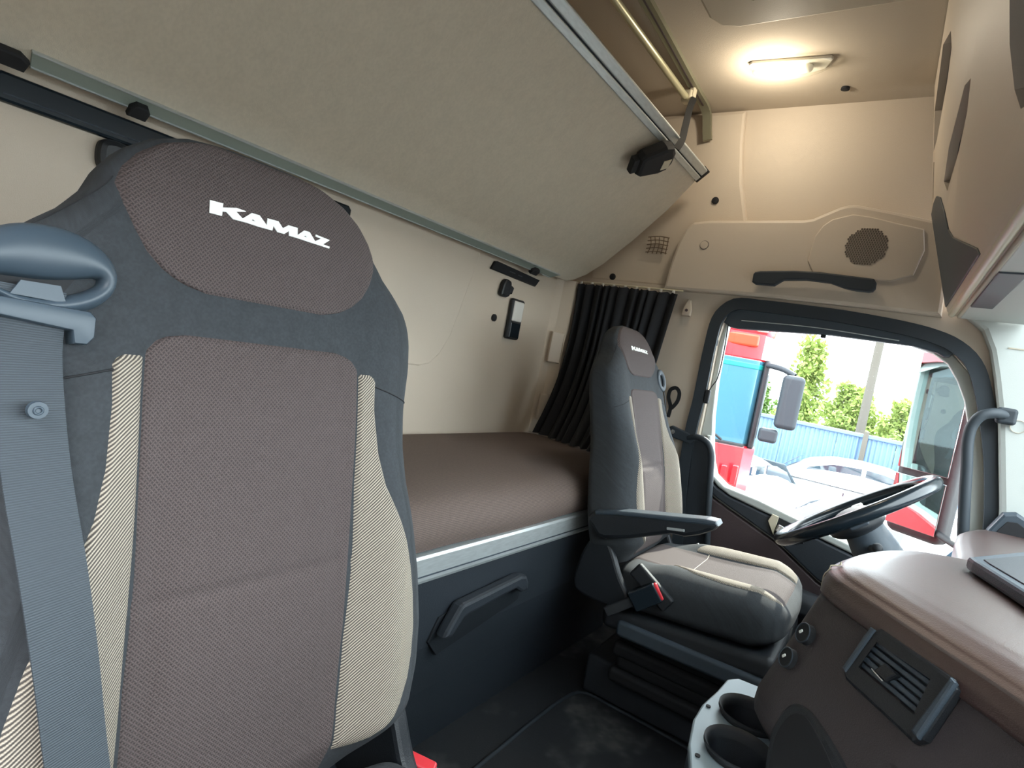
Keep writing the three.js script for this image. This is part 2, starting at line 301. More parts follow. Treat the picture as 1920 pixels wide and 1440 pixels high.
{
  const w = structure('window_1', 'driver door window glass with dark rubber seal and blind box');
  part('glass_pane', sideSlab(glassOutline.map(([z, y]) => [z, y]), 1.248, 0.0, 0) && (() => { const s = new THREE.Shape(glassOutline.map(([z, y]) => new THREE.Vector2(-z, y))); const g = new THREE.ShapeGeometry(s); g.applyMatrix4(new THREE.Matrix4().makeBasis(V(0, 0, -1), Y1, X1).setPosition(1.248, 0, 0)); return g; })(), M.glass, w);
  const seal = [[0.80, 0.28], [0.77, 0.50], [0.745, 0.70], [0.737, 0.92], [0.742, 1.03], [0.742, 1.245], [0.749, 1.355], [0.765, 1.39], [0.805, 1.424], [0.90, 1.428], [1.037, 1.426], [1.20, 1.42], [1.373, 1.404], [1.45, 1.390], [1.503, 1.372], [1.55, 1.34], [1.580, 1.302], [1.605, 1.245], [1.633, 1.163], [1.665, 1.05], [1.69, 0.93], [1.71, 0.80], [1.725, 0.60]].map(([z, y]) => [1.197, y, z]);
  part('door_seal', band(seal, 0.022, 0.014, () => V(-1, 0, 0), 120), M.rubber, w, 'thick dark rubber door seal');
  // roller blind along the top of the window
  const bl = part('roller_blind_box', metreUV(sideSlab([[0.772, 1.35], [0.80, 1.335], [0.83, 1.332], [1.15, 1.352], [1.40, 1.350], [1.47, 1.337], [1.49, 1.327], [1.505, 1.33], [1.515, 1.348], [1.47, 1.38], [1.377, 1.40], [1.04, 1.418], [0.82, 1.412], [0.785, 1.39]], 1.198, 0.03, 0.006)), M.slate, w, 'dark roller blind housing along the window top');
  part('blind_bar', tube([[1.194, 1.365, 0.84], [1.194, 1.372, 1.1], [1.194, 1.362, 1.36]], 0.0018, 20, 6), M.alu, bl);
  part('blind_catch', at(rbox(0.012, 0.012, 0.018, 0.004), 1.205, 1.345, 1.13), M.black, bl);
  const cord = part('blind_cord', tube([[1.19, 1.345, 0.795], [1.19, 1.22, 0.80], [1.19, 1.12, 0.795], [1.19, 1.10, 0.785], [1.19, 1.075, 0.775]], 0.0022, 24, 6), M.blackMatte, w);
  part('cord_grip', at(rbox(0.018, 0.055, 0.022, 0.006), 1.188, 1.05, 0.772), M.black, cord);
}

// ================= overhead console =================
{
  const c = thing('overhead_console', 'beige overhead storage console above the windscreen with dark openings', 'console');
  // the console turns slightly away from the seats towards the middle of the cab
  const turn = 0.045, shear = (g) => { const p = g.attributes.position; for (let i = 0; i < p.count; i++) p.setZ(i, p.getZ(i) + turn * (1.15 - p.getX(i))); g.computeVertexNormals(); return g; };
  const prof = [[1.482, 1.455], [1.470, 1.468], [1.37, 1.785], [1.30, 2.195], [1.72, 2.195], [1.66, 1.56], [1.62, 1.47], [1.60, 1.455]]; // [z, y]
  // helper: a polygon given by (x, y) lying on the sloping rear face
  const faceZ = (y) => y < 1.785 ? lerp(1.470, 1.37, (y - 1.468) / 0.317) : lerp(1.37, 1.30, (y - 1.785) / 0.41);
  const faceSlab = (xy, y0, y1, proud, depth, bevel = 0.002, sm = false) => {
    const z0 = faceZ(y0), z1 = faceZ(y1), L = Math.hypot(y1 - y0, z1 - z0), ay = V(0, (y1 - y0) / L, (z1 - z0) / L), nn = new THREE.Vector3().crossVectors(V(-1, 0, 0), ay); // towards the rear
    return slab(xy.map(([x, y]) => [-x, (y - y0) / (y1 - y0) * L]), depth, V(0, y0, z0).addScaledVector(nn, proud - depth), V(-1, 0, 0), ay, bevel, [], sm);
  };
  // openings are cut into the body and lined with a dark back
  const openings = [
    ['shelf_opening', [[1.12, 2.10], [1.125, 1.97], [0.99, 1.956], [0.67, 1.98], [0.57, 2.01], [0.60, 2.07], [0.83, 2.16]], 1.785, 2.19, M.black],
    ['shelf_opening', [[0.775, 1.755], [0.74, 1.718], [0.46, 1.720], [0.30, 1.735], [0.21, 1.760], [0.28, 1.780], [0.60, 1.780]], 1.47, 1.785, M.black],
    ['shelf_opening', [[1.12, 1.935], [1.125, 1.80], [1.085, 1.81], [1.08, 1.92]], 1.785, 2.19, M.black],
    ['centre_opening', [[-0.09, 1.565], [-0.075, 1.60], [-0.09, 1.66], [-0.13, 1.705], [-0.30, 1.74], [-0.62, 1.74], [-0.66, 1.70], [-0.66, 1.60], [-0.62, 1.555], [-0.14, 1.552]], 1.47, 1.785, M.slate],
  ];
  const ev = new Evaluator(); ev.useGroups = false; ev.attributes = ['position', 'normal'];
  const strip = (g) => { const q = g.index ? g.toNonIndexed() : g.clone(); q.deleteAttribute('uv'); q.clearGroups(); return q; };
  let bodyBrush = new Brush(strip(slab(prof, 2.30, V(1.148, 0, 0), Z1, Y1))); bodyBrush.updateMatrixWorld();
  for (const [, xy, y0, y1] of openings) { const cut = new Brush(strip(faceSlab(xy, y0, y1, 0.05, 0.085, 0))); cut.updateMatrixWorld(); bodyBrush = ev.evaluate(bodyBrush, cut, SUBTRACTION); bodyBrush.updateMatrixWorld(); }
  part('body', metreUV(toCreasedNormals(shear(strip(bodyBrush.geometry)), 0.5)), M.beigeSmooth, c);
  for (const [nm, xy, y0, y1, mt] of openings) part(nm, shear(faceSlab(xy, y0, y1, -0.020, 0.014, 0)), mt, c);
  part('lower_dark_panel', shear(faceSlab([[1.14, 1.480], [1.14, 1.775], [1.04, 1.78], [0.95, 1.772], [0.875, 1.744], [0.835, 1.69], [0.814, 1.638], [0.75, 1.60], [0.657, 1.569], [0.52, 1.525], [0.42, 1.492], [0.40, 1.475]], 1.47, 1.785, 0.004, 0.012)), M.slate, c, 'glossy dark panel at the driver end');
  part('edge_rail', shear(tube([[1.14, 1.460, 1.484], [0.6, 1.460, 1.484], [0.0, 1.460, 1.484], [-0.6, 1.460, 1.484]], 0.011, 30, 10)), M.cream, c);
  part('visor_recess', shear(at(rbox(0.46, 0.008, 0.050, 0.003), 0.66, 1.4475, 1.532)), M.slate, c);
  part('underside_panel', shear(at(rbox(2.26, 0.012, 0.16, 0.004), 0.01, 1.4535, 1.585)), M.paleGrey, c);
  part('underside_strip', shear(at(rbox(1.9, 0.014, 0.010, 0.004), 0.18, 1.453, 1.502)), M.greyBeige, c);
}

// ================= ceiling fittings =================
{
  const l = thing('ceiling_lamp', 'oblong clear ceiling lamp with one glowing bulb', 'lamp');
  part('base', flatSlab([[0.868, 0.785], [0.878, 0.772], [0.955, 0.80], [0.972, 0.84], [0.976, 0.90], [0.972, 0.96], [0.955, 1.0], [0.90, 1.03], [0.888, 1.025]], CEIL - 0.010, 0.011, 0.003), M.lampWhite, l);
  part('lens', (() => { const g = new THREE.SphereGeometry(1, 32, 16, 0, Math.PI * 2, Math.PI / 2, Math.PI / 2); g.scale(0.052, 0.030, 0.125); g.translate(0.918, CEIL - 0.012, 0.90); return g; })(), M.lens, l);
  part('bulb', at(new THREE.SphereGeometry(0.024, 20, 12).scale(1, 0.6, 1.4), 0.918, CEIL - 0.022, 0.845), M.bulb, l, 'glowing warm white bulb');
  part('reflector', at(new THREE.SphereGeometry(0.016, 16, 10), 0.918, CEIL - 0.018, 0.955), M.lampWhite, l);
  const pl = new THREE.PointLight(new THREE.Color().setRGB(1, 0.89, 0.72), 0.30, 0, 2); pl.position.set(0.905, CEIL - 0.085, 0.845); pl.castShadow = true; pl.shadow.radius = 1.6; l.add(pl);
}
function plug(x, y, z, dir, label) {
  const p = thing('trim_plug', label, 'plug', 'round black trim plugs');
  const g = cyl(0.0145, 0.0135, 0.008, 20), b = new THREE.SphereGeometry(0.012, 16, 6, 0, Math.PI * 2, 0, Math.PI / 2).scale(1, 0.25, 1).translate(0, 0.004, 0);
  const m = mergeGeometries([g.ni(), b.ni()]);
  if (dir === 'down') m.rotateX(Math.PI); else if (dir === 'left') m.rotateZ(Math.PI / 2); else m.rotateX(Math.PI / 2);
  part('cap', m.translate(x, y, z), M.blackMatte, p); return p;
}
plug(1.115, CEIL - 0.003, 1.043, 'down', 'round black plug in the headliner beside the ceiling lamp');
plug(1.211, 1.832, 0.638, 'left', 'round black plug on the upper side wall above the speaker panel');
plug(1.211, 1.490, 0.251, 'left', 'round black plug on the wall just above the black curtain');
plug(0.669, 1.200, 0.053, 'front', 'round black plug on the rear wall left of the reading lamp');
{
  const t = thing('curtain_track', 'olive grey metal curtain track along the headliner bending down the wall', 'curtain track');
  part('track', band([[-0.9, CEIL - 0.008, 0.60], [0.0, CEIL - 0.008, 0.585], [0.455, CEIL - 0.008, 0.573], [1.02, CEIL - 0.008, 0.545], [1.13, CEIL - 0.012, 0.543], [1.175, CEIL - 0.03, 0.545], [1.188, CEIL - 0.07, 0.55], [1.19, CEIL - 0.13, 0.563]], 0.017, 0.008, (s, p) => p.x > 1.13 ? V(-1, -0.6 + (p.x - 1.13) * 10, 0) : V(0, -1, 0), 90), M.trackMetal, t);
  part('track_groove', band([[-0.9, CEIL - 0.0165, 0.60], [0.0, CEIL - 0.0165, 0.585], [0.455, CEIL - 0.0165, 0.573], [1.02, CEIL - 0.0165, 0.545], [1.12, CEIL - 0.019, 0.543]], 0.003, 0.001, () => V(0, -1, 0), 40), M.brownPlastic, t);
}
{
  const t = thing('clothes_rail', 'round metal clothes rail under the headliner with cream end bracket', 'rail');
  part('bar', tube([[-0.95, 2.135, 0.53], [0.0, 2.142, 0.527], [0.985, 2.150, 0.527]], 0.0125, 20, 14), M.barMetal, t);
  part('end_bracket', mergeGeometries([at(rbox(0.035, 0.05, 0.04, 0.01), 0.985, 2.155, 0.53).ni(), at(rbox(0.03, 0.05, 0.022, 0.006), 0.99, 2.178, 0.545).ni()]), M.cream, t);
}
{
  const t = thing('bunk_strap', 'black webbing strap with plastic buckle hanging beside the upper bunk', 'strap');
  part('webbing', band([[0.985, 2.150, 0.556], [0.92, 2.08, 0.575], [0.83, 1.975, 0.61], [0.765, 1.895, 0.634], [0.742, 1.862, 0.632]], 0.012, 0.0015, () => V(-0.8, -0.1, 0.5), 20), M.blackMatte, t);
  // plastic buckle hanging just in front of the bunk underside
  const bz = V(0, -0.726, 0.687), bx = V(0.12, 0.085, 0.088).normalize(), by = new THREE.Vector3().crossVectors(bz, bx).normalize(); bx.crossVectors(by, bz);
  const c = V(0.704, 1.812, 0.582).addScaledVector(bz, -0.03);
  const b = part('buckle_body', slab([[-0.07, -0.03], [-0.055, -0.042], [0.02, -0.052], [0.05, -0.045], [0.065, -0.02], [0.065, 0.02], [0.05, 0.045], [0.02, 0.052], [-0.055, 0.042], [-0.07, 0.03]].map(([p, q]) => [p * 1.05, q * 1.1]), 0.05, c, bx, by, 0.014), M.blackMatte, t);
  part('buckle_window', slab([[-0.016, -0.02], [0.014, -0.02], [0.018, 0.018], [-0.014, 0.02]], 0.004, c.clone().addScaledVector(bz, 0.048).addScaledVector(bx, 0.035).addScaledVector(by, -0.014), bx, by, 0.001), M.cream, b, 'pale patch on the black buckle');
  part('buckle_press', slab([[-0.016, -0.03], [0.012, -0.03], [0.012, 0.03], [-0.016, 0.03]], 0.03, c.clone().addScaledVector(bz, 0.006).addScaledVector(bx, -0.078), bx, by, 0.006), M.blackMatte, b);
}

// ================= bunks =================
{
  const b = thing('upper_bunk', 'tilted upper bunk with beige felt underside and metal edge rails', 'bunk');
  const s = V(0, 0.687, 0.726), n = V(0, -0.726, 0.687); // s: from the wall up to the free edge; n: towards the camera
  const o = V(0, 1.44, 0.12);
  const ax = X1, ay = s; // x cross s = (0*..)... points along n or -n
  const az = new THREE.Vector3().crossVectors(ax, ay); // (0,-0.726,0.687) = n
  part('panel', metreUV(slab([[-1.15, -0.02], [1.06, -0.02], [1.10, 0.0], [1.14, 0.05], [1.165, 0.14], [1.168, 0.30], [1.15, 0.48], [1.112, 0.62], [1.10, 0.645], [-1.15, 0.645]], 0.05, o.clone().addScaledVector(az, -0.05), ax, ay, 0.006)), M.felt, b, 'beige felt underside of the tilted bunk');
  part('wall_edge_strip', metreUV(slab([[-0.832, -0.022], [0.93, -0.03], [0.972, 0.002], [-0.838, 0.010]], 0.006, o.clone().addScaledVector(az, 0.0005), ax, ay, 0.0015)), M.aluDull, b, 'dull grey green metal strip along the wall edge');
  part('strip_lip', metreUV(slab([[-0.838, 0.0095], [0.972, 0.0015], [0.972, 0.0045], [-0.838, 0.0125]], 0.009, o.clone().addScaledVector(az, 0.0005), ax, ay, 0.001)), M.alu, b);
  part('strip_lower_lip', metreUV(slab([[-0.832, -0.019], [0.93, -0.027], [0.93, -0.0245], [-0.832, -0.0165]], 0.009, o.clone().addScaledVector(az, 0.0005), ax, ay, 0.001)), M.alu, b);
  const clip = (x, sv, w) => part('strip_clip', slab([[-w, -0.018], [w * 0.9, -0.018], [w, 0.002], [w * 0.6, 0.012], [-w * 0.5, 0.012], [-w, 0.0]], 0.018, o.clone().addScaledVector(az, 0.004).addScaledVector(s, sv).addScaledVector(ax, x), ax, ay, 0.004), M.blackMatte, b, 'small black clip on the metal strip');
  clip(-0.662, -0.012, 0.018); clip(0.80, -0.018, 0.024); clip(-0.872, -0.008, 0.035);
  // free edge: two-stepped metal rail with a black end cap
  part('free_edge_rail', metreUV(slab([[-1.15, 0.636], [1.085, 0.636], [1.085, 0.658], [-1.15, 0.658]], 0.02, o.clone().addScaledVector(az, -0.008), ax, ay, 0.003)), M.alu, b, 'pale metal rail along the free bunk edge');
  part('outer_rail', metreUV(slab([[-1.15, 0.662], [1.092, 0.662], [1.092, 0.692], [-1.15, 0.692]], 0.03, o.clone().addScaledVector(az, -0.022), ax, ay, 0.004)), M.alu, b);
  part('rail_groove', slab([[-1.15, 0.655], [1.088, 0.655], [1.088, 0.668], [-1.15, 0.668]], 0.02, o.clone().addScaledVector(az, -0.03), ax, ay), M.slate, b);
  part('rail_end_cap', slab([[1.086, 0.634], [1.108, 0.634], [1.108, 0.695], [1.086, 0.695]], 0.03, o.clone().addScaledVector(az, -0.02), ax, ay, 0.005), M.blackMatte, b, 'black rail end cap');
}
{
  const b = thing('lower_bunk_base', 'dark plastic bunk base with pull handle and metal edge profile', 'bunk base');
  // front face slopes back towards the floor
  part('front_panel', metreUV(slab([[0.14, 0.0], [0.54, 0.0], [0.55, 0.06], [0.575, 0.20], [0.618, 0.36], [0.628, 0.545], [0.14, 0.545]], 2.36, V(1.18, 0, 0), Z1, Y1, 0.006)), M.charcoal, b);
  part('edge_profile', metreUV(slab([[0.60, 0.545], [0.642, 0.547], [0.646, 0.555], [0.646, 0.606], [0.642, 0.612], [0.60, 0.612]], 2.36, V(1.18, 0, 0), Z1, Y1, 0.002)), M.alu, b, 'brushed metal edge profile');
  part('profile_groove', at(new THREE.BoxGeometry(2.36, 0.003, 0.003), 0, 0.5655, 0.6462), M.slate, b);
  part('bed_deck', at(new THREE.BoxGeometry(2.34, 0.02, 0.48), 0, 0.60, 0.38), M.blackMatte, b);
  // pull handle in its shallow recess
  const h = part('handle_recess', slab([[-0.10, 0.375], [-0.075, 0.43], [0.225, 0.475], [0.275, 0.465], [0.285, 0.42], [0.28, 0.385], [0.10, 0.355], [-0.06, 0.33]], 0.008, V(0, 0, 0.618), X1, Y1, 0.002), M.black, b);
  part('pull_handle', slab([[-0.085, 0.395], [-0.078, 0.41], [-0.04, 0.462], [-0.03, 0.467], [0.215, 0.484], [0.245, 0.478], [0.262, 0.455], [0.266, 0.432], [0.235, 0.430], [0.20, 0.449], [0.0, 0.432], [-0.018, 0.427], [-0.055, 0.390]], 0.034, V(0, 0, 0.628), X1, Y1, 0.009), M.charcoal, h, 'dark pull handle');
}
{
  const m = thing('bunk_mattress', 'brown ribbed lower bunk mattress against the rear wall', 'mattress');
  const nx = 60, L = 2.24;
  const prof = [];
  const P = [[0.06, 0.615], [0.06, 0.70], [0.065, 0.735], [0.09, 0.747], [0.25, 0.749], [0.42, 0.745], [0.53, 0.735], [0.585, 0.722], [0.615, 0.702], [0.634, 0.672], [0.638, 0.64], [0.632, 0.615]];
  const cv = new THREE.CatmullRomCurve3(P.map(([z, y]) => V(0, y, z)), false, 'centripetal').getPoints(44);
  let acc = 0; const arc = cv.map((p, i) => (acc += i ? p.distanceTo(cv[i - 1]) : 0));
  part('cover', grid(44, nx, (i, j) => { const k = Math.round(i * 44), p = cv[k], x = lerp(-1.13, 1.13, j); const w = Math.sin(j * 23 + p.z * 6) * 0.003 * smooth(0.4, 0.6, p.z); const end = 1 - Math.pow(Math.abs(j * 2 - 1), 24); return V(x, 0.615 + (p.y - 0.615) * (0.55 + 0.45 * end) + w, p.z); }, (i, j) => [lerp(-1.13, 1.13, j), arc[Math.round(i * 44)]]), M.mattress, m);
}

// ================= rear wall fittings =================
{
  const t = thing('wall_handle_slot', 'long black slotted grip strip on the rear wall behind the passenger seat', 'grip strip', 'black strips under the upper bunk');
  part('strip', rearSlab([[-0.875, 1.372], [-0.865, 1.358], [-0.10, 1.356], [-0.09, 1.37], [-0.09, 1.395], [-0.10, 1.405], [-0.86, 1.41], [-0.875, 1.40]], 0.05, 0.022, 0.006), M.blackGloss, t);
  part('slot_line', at(new THREE.BoxGeometry(0.75, 0.003, 0.003), -0.48, 1.372, 0.0715), M.slate, t);
}
{
  const t = thing('wall_handle_slot', 'short black grip strip on the rear wall above the coat hook', 'grip strip', 'black strips under the upper bunk');
  part('strip', rearSlab([[0.588, 1.376], [0.90, 1.368], [0.925, 1.40], [0.62, 1.412], [0.605, 1.408]], 0.05, 0.014, 0.004), M.blackMatte, t);
  part('embossed_mark', at(new THREE.BoxGeometry(0.04, 0.004, 0.001), 0.72, 1.390, 0.0643), M.charcoal, t);
  part('embossed_mark', at(new THREE.BoxGeometry(0.03, 0.004, 0.001), 0.775, 1.388, 0.0643), M.charcoal, t);
}
{
  const t = thing('coat_hook', 'rounded black coat hook on the rear wall above the reading lamp', 'hook', 'black wall hooks');
  part('hook_body', rearSlab([[0.668, 1.292], [0.705, 1.288], [0.724, 1.305], [0.72, 1.35], [0.69, 1.358], [0.673, 1.347], [0.665, 1.318]], 0.05, 0.024, 0.009, [], true), M.black, t);
  part('hook_lip', at(rbox(0.02, 0.03, 0.016, 0.005), 0.73, 1.322, 0.064, 0, 0, -0.3), M.black, t);
}
{
  const t = thing('coat_hook', 'rounded black coat hook peeking out above the passenger seat shoulder', 'hook', 'black wall hooks');
  part('hook_body', rearSlab([[-0.70, 1.30], [-0.66, 1.297], [-0.64, 1.32], [-0.645, 1.35], [-0.68, 1.358], [-0.705, 1.345]], 0.05, 0.035, 0.012, [], true), M.black, t);
}
{
  const t = thing('reading_lamp', 'rectangular reading lamp with white upper half and black lower half', 'lamp');
  const o = V(0.795, 1.213, 0.05);
  part('housing', at(rbox(0.088, 0.165, 0.022, 0.012, 3), o.x, o.y, o.z + 0.011), M.black, t);
  part('lamp_diffuser', at(rbox(0.068, 0.082, 0.012, 0.008, 3), o.x, o.y + 0.032, o.z + 0.02), M.lampWhite, t, 'white unlit diffuser');
  part('switch_plate', at(rbox(0.068, 0.062, 0.008, 0.006, 3), o.x, o.y - 0.045, o.z + 0.021), M.blackGloss, t);
}
// flat cover panels in the corner pillar, left of the curtain
for (const [y0, y1, z0, z1, lab] of [[1.065, 1.205, 0.02, 0.12, 'upper square beige cover panel beside the black curtain'], [0.80, 0.92, 0.0, 0.12, 'lower square beige cover panel beside the black curtain']]) {
  const t = thing('cover_panel', lab, 'cover panel', 'corner cover panels');
  part('plate', at(rbox(0.06, y1 - y0, 0.022, 0.006), 1.105, (y0 + y1) / 2, 0.092, 0, -0.75), M.beigeSmooth, t);
}
{
  const t = thing('storage_net', 'small patch of brown storage netting at the bunk end', 'net');
  const segs = [];
  for (let i = 0; i < 5; i++) { segs.push(tube([[1.193, 1.60, 0.40 + i * 0.02], [1.19, 1.635, 0.41 + i * 0.018], [1.193, 1.67, 0.40 + i * 0.02]], 0.002, 8, 5)); segs.push(tube([[1.193, 1.605 + i * 0.016, 0.39], [1.19, 1.61 + i * 0.016, 0.435], [1.193, 1.605 + i * 0.016, 0.485]], 0.002, 8, 5)); }
  part('mesh', mergeGeometries(segs), M.net, t);
}

// ================= curtain =================
{
  const t = thing('curtain', 'black pleated sleeping curtain hanging behind the driver seat', 'curtain');
  const H = 1.437, B = 0.752, n = 11;
  part('cloth', grid(36, 200, (i, j) => {
    const y = lerp(H, B, i), k = Math.pow(i, 3.2);
    const fold = Math.sin(j * n * 2 * Math.PI + Math.sin(j * 17) * 1.2 + i * 0.8 * Math.sin(j * 9)), amp = 0.012 + 0.010 * i;
    const zt = lerp(0.115, 0.585, j), zb = lerp(0.10, 0.57, j), pinch = Math.sin(Math.PI * clamp(i * 1.05, 0, 1)) * 0.035;
    const xt = 1.145 - 0.03 * Math.sin(j * Math.PI), xb = lerp(1.035, 0.90, Math.pow(j, 0.9));
    return V(lerp(xt, xb, k) + fold * amp, y - (i === 0 ? 0.006 * Math.abs(fold) : 0), lerp(zt, zb, i) + Math.cos(j * n * 2 * Math.PI) * 0.006 + pinch * (0.5 - j));
  }), Object.assign(M.curtain, { side: THREE.DoubleSide }), t);
  part('curtain_rail', tube([[1.165, 1.447, 0.10], [1.165, 1.449, 0.35], [1.165, 1.45, 0.60]], 0.004, 16, 8), M.cream, t);
  for (let k = 0; k < 9; k++) part('glider', at(rbox(0.008, 0.016, 0.010, 0.002), 1.158, 1.441, 0.13 + k * 0.054), M.lampWhite, t);
}

// ================= side wall fittings =================
{
  const t = thing('grab_rail', 'long black grab handle on the side panel below the speaker', 'handle');
  const g = sideSlab([[0.867, 1.533], [0.872, 1.541], [0.889, 1.546], [1.0, 1.556], [1.087, 1.558], [1.254, 1.548], [1.264, 1.535], [1.265, 1.516], [1.259, 1.505], [1.247, 1.502], [1.20, 1.504], [1.175, 1.508], [1.128, 1.522], [1.05, 1.526], [0.975, 1.519], [0.955, 1.503], [0.947, 1.496], [0.88, 1.496], [0.868, 1.503]], 1.115, 0.026, 0.006);
  part('grip', g, M.rubber, t);
  for (const z of [0.905, 1.225]) part('mount', at(rbox(0.025, 0.035, 0.05, 0.006), 1.149, 1.524, z), M.rubber, t);
}
{
  const t = thing('wall_hook', 'small beige hook with a dark screw beside the curtain top', 'hook');
  part('hook_plate', sideSlab([[0.603, 1.355], [0.64, 1.355], [0.642, 1.38], [0.632, 1.42], [0.618, 1.425], [0.606, 1.385]], 1.182, 0.018, 0.005), M.beigeSmooth, t);
  part('screw', at(cyl(0.006, 0.006, 0.004, 12), 1.181, 1.378, 0.622, 0, 0, Math.PI / 2), M.brownPlastic, t);
}
{
  const t = thing('strap_loop', 'black webbing loop hanging on the door pillar', 'strap');
  part('loop', band([[1.188, 0.936, 0.634], [1.188, 0.98, 0.635], [1.186, 1.02, 0.619], [1.184, 1.05, 0.624], [1.182, 1.060, 0.645], [1.182, 1.045, 0.661], [1.184, 1.01, 0.661], [1.185, 0.98, 0.645], [1.186, 0.972, 0.637]], 0.0075, 0.0015, () => V(-1, 0, 0), 44), M.blackMatte, t);
}
{
  const t = thing('grab_bar', 'bent black grab bar with silver screw beside the door seal', 'grab bar');
  part('bar', tube([[1.182, 0.872, 0.735], [1.172, 0.885, 0.77], [1.165, 0.876, 0.815], [1.165, 0.84, 0.838], [1.165, 0.76, 0.852], [1.168, 0.62, 0.872], [1.175, 0.50, 0.89], [1.185, 0.42, 0.90]], 0.0125, 50, 10), M.rubber, t);
  part('mounting_tab', sideSlab([[0.652, 0.865], [0.652, 0.90], [0.662, 0.907], [0.745, 0.89], [0.76, 0.87], [0.745, 0.852], [0.66, 0.862]], 1.172, 0.026, 0.005), M.rubber, t);
  part('screw', at(cyl(0.009, 0.009, 0.004, 16), 1.1705, 0.884, 0.672, 0, 0, Math.PI / 2), M.chrome, t, 'silver screw head');
}
{
  const t = thing('grab_rail', 'curved dark grab handle on the windscreen pillar', 'handle');
  part('bar', tube([[1.135, 1.172, 1.668], [1.11, 1.172, 1.64], [1.10, 1.158, 1.612], [1.10, 1.125, 1.596], [1.10, 1.08, 1.594], [1.10, 0.99, 1.607], [1.10, 0.88, 1.622], [1.105, 0.75, 1.645], [1.13, 0.70, 1.67]], 0.0155, 60, 12), M.rubber, t);
  part('foot', at(rbox(0.03, 0.05, 0.05, 0.01), 1.138, 1.17, 1.672), M.rubber, t);
}

// ================= seats =================
// pad surface: superelliptic cross-section with side bolsters; v runs along the pad, u across it, w out of its face
const logoOutline = [[125, 137], [270, 129], [262, 179], [420, 132], [530, 136], [525, 145], [415, 180], [487, 241], [600, 135], [695, 134], [780, 234], [795, 140], [935, 134], [990, 208], [1070, 144], [1195, 142], [1187, 240], [1290, 147], [1365, 147], [1440, 250], [1530, 189], [1450, 182], [1455, 154], [1670, 171], [1560, 260], [1660, 266], [1650, 294], [1350, 287], [1220, 282], [1070, 281], [1072, 219], [1005, 278], [915, 280], [865, 214], [850, 279], [680, 284], [530, 278], [375, 284], [300, 221], [258, 228], [250, 285], [115, 290]];
const logoHoles = [[[595, 229], [640, 231], [610, 211]], [[1280, 232], [1320, 233], [1300, 214]]];
const backOut = table([[0.098, 0.0], [0.0965, 0.05], [0.090, 0.09], [0.075, 0.125], [0.055, 0.15], [0.03, 0.166], [0.008, 0.174], [-0.014, 0.19], [-0.035, 0.213], [-0.06, 0.236], [-0.08, 0.245], [-0.10, 0.249], [-0.14, 0.249], [-0.20, 0.240], [-0.25, 0.236], [-0.30, 0.240], [-0.36, 0.254], [-0.43, 0.272], [-0.50, 0.283], [-0.56, 0.283], [-0.61, 0.272], [-0.65, 0.245], [-0.68, 0.20], [-0.695, 0.12], [-0.70, 0.0]]);
const backThick = (v) => { const top = clamp((0.098 - v) / 0.10, 0, 1), bot = clamp((v + 0.70) / 0.08, 0, 1); return (0.095 + 0.030 * smooth(0.0, -0.25, v)) * Math.pow(top, 0.42) * Math.pow(bot, 0.45); };
const backFace = (u, v) => {
  const hw = Math.max(backOut(v), 1e-4), q = clamp(Math.abs(u) / hw, 0, 1);
  const b = smooth(0.10, 0.20, Math.abs(u)) * (0.012 + 0.040 * smooth(-0.16, -0.38, v)) * smooth(0.05, -0.06, v) * smooth(-0.69, -0.60, v);
  const lum = 0.014 * Math.exp(-(((v + 0.45) / 0.12) ** 2)) * (1 - smooth(0.08, 0.14, Math.abs(u)));
  const groove = -0.004 * Math.exp(-(((v + 0.39) / 0.006) ** 2)) * (1 - smooth(0.10, 0.13, Math.abs(u)));
  return backThick(v) / 2 * Math.pow(1 - Math.pow(q, 4.5), 1 / 4.5) + (b + lum + groove) * Math.pow(1 - Math.pow(q, 6), 0.5);
};
const cushOut = table([[0, 0], [0.004, 0.12], [0.02, 0.20], [0.05, 0.235], [0.12, 0.248], [0.30, 0.252], [0.42, 0.250], [0.46, 0.242], [0.49, 0.222], [0.508, 0.18], [0.517, 0.1], [0.52, 0.0]]);
const cushThick = (v) => 0.14 * Math.pow(clamp(v / 0.06, 0, 1), 0.4) * Math.pow(clamp((0.52 - v) / 0.09, 0, 1), 0.45);
const cushFace = (u, v) => {
  const hw = Math.max(cushOut(v), 1e-4), q = clamp(Math.abs(u) / hw, 0, 1);
  const b = smooth(0.10, 0.19, Math.abs(u)) * 0.028 * smooth(0.08, 0.2, v);
  return cushThick(v) / 2 * Math.pow(1 - Math.pow(q, 4.5), 1 / 4.5) + b * Math.pow(1 - Math.pow(q, 6), 0.5) - 0.012 * smooth(0.0, 0.25, v) * (1 - smooth(0.25, 0.5, v)) * (1 - smooth(0.1, 0.16, Math.abs(u)));
};
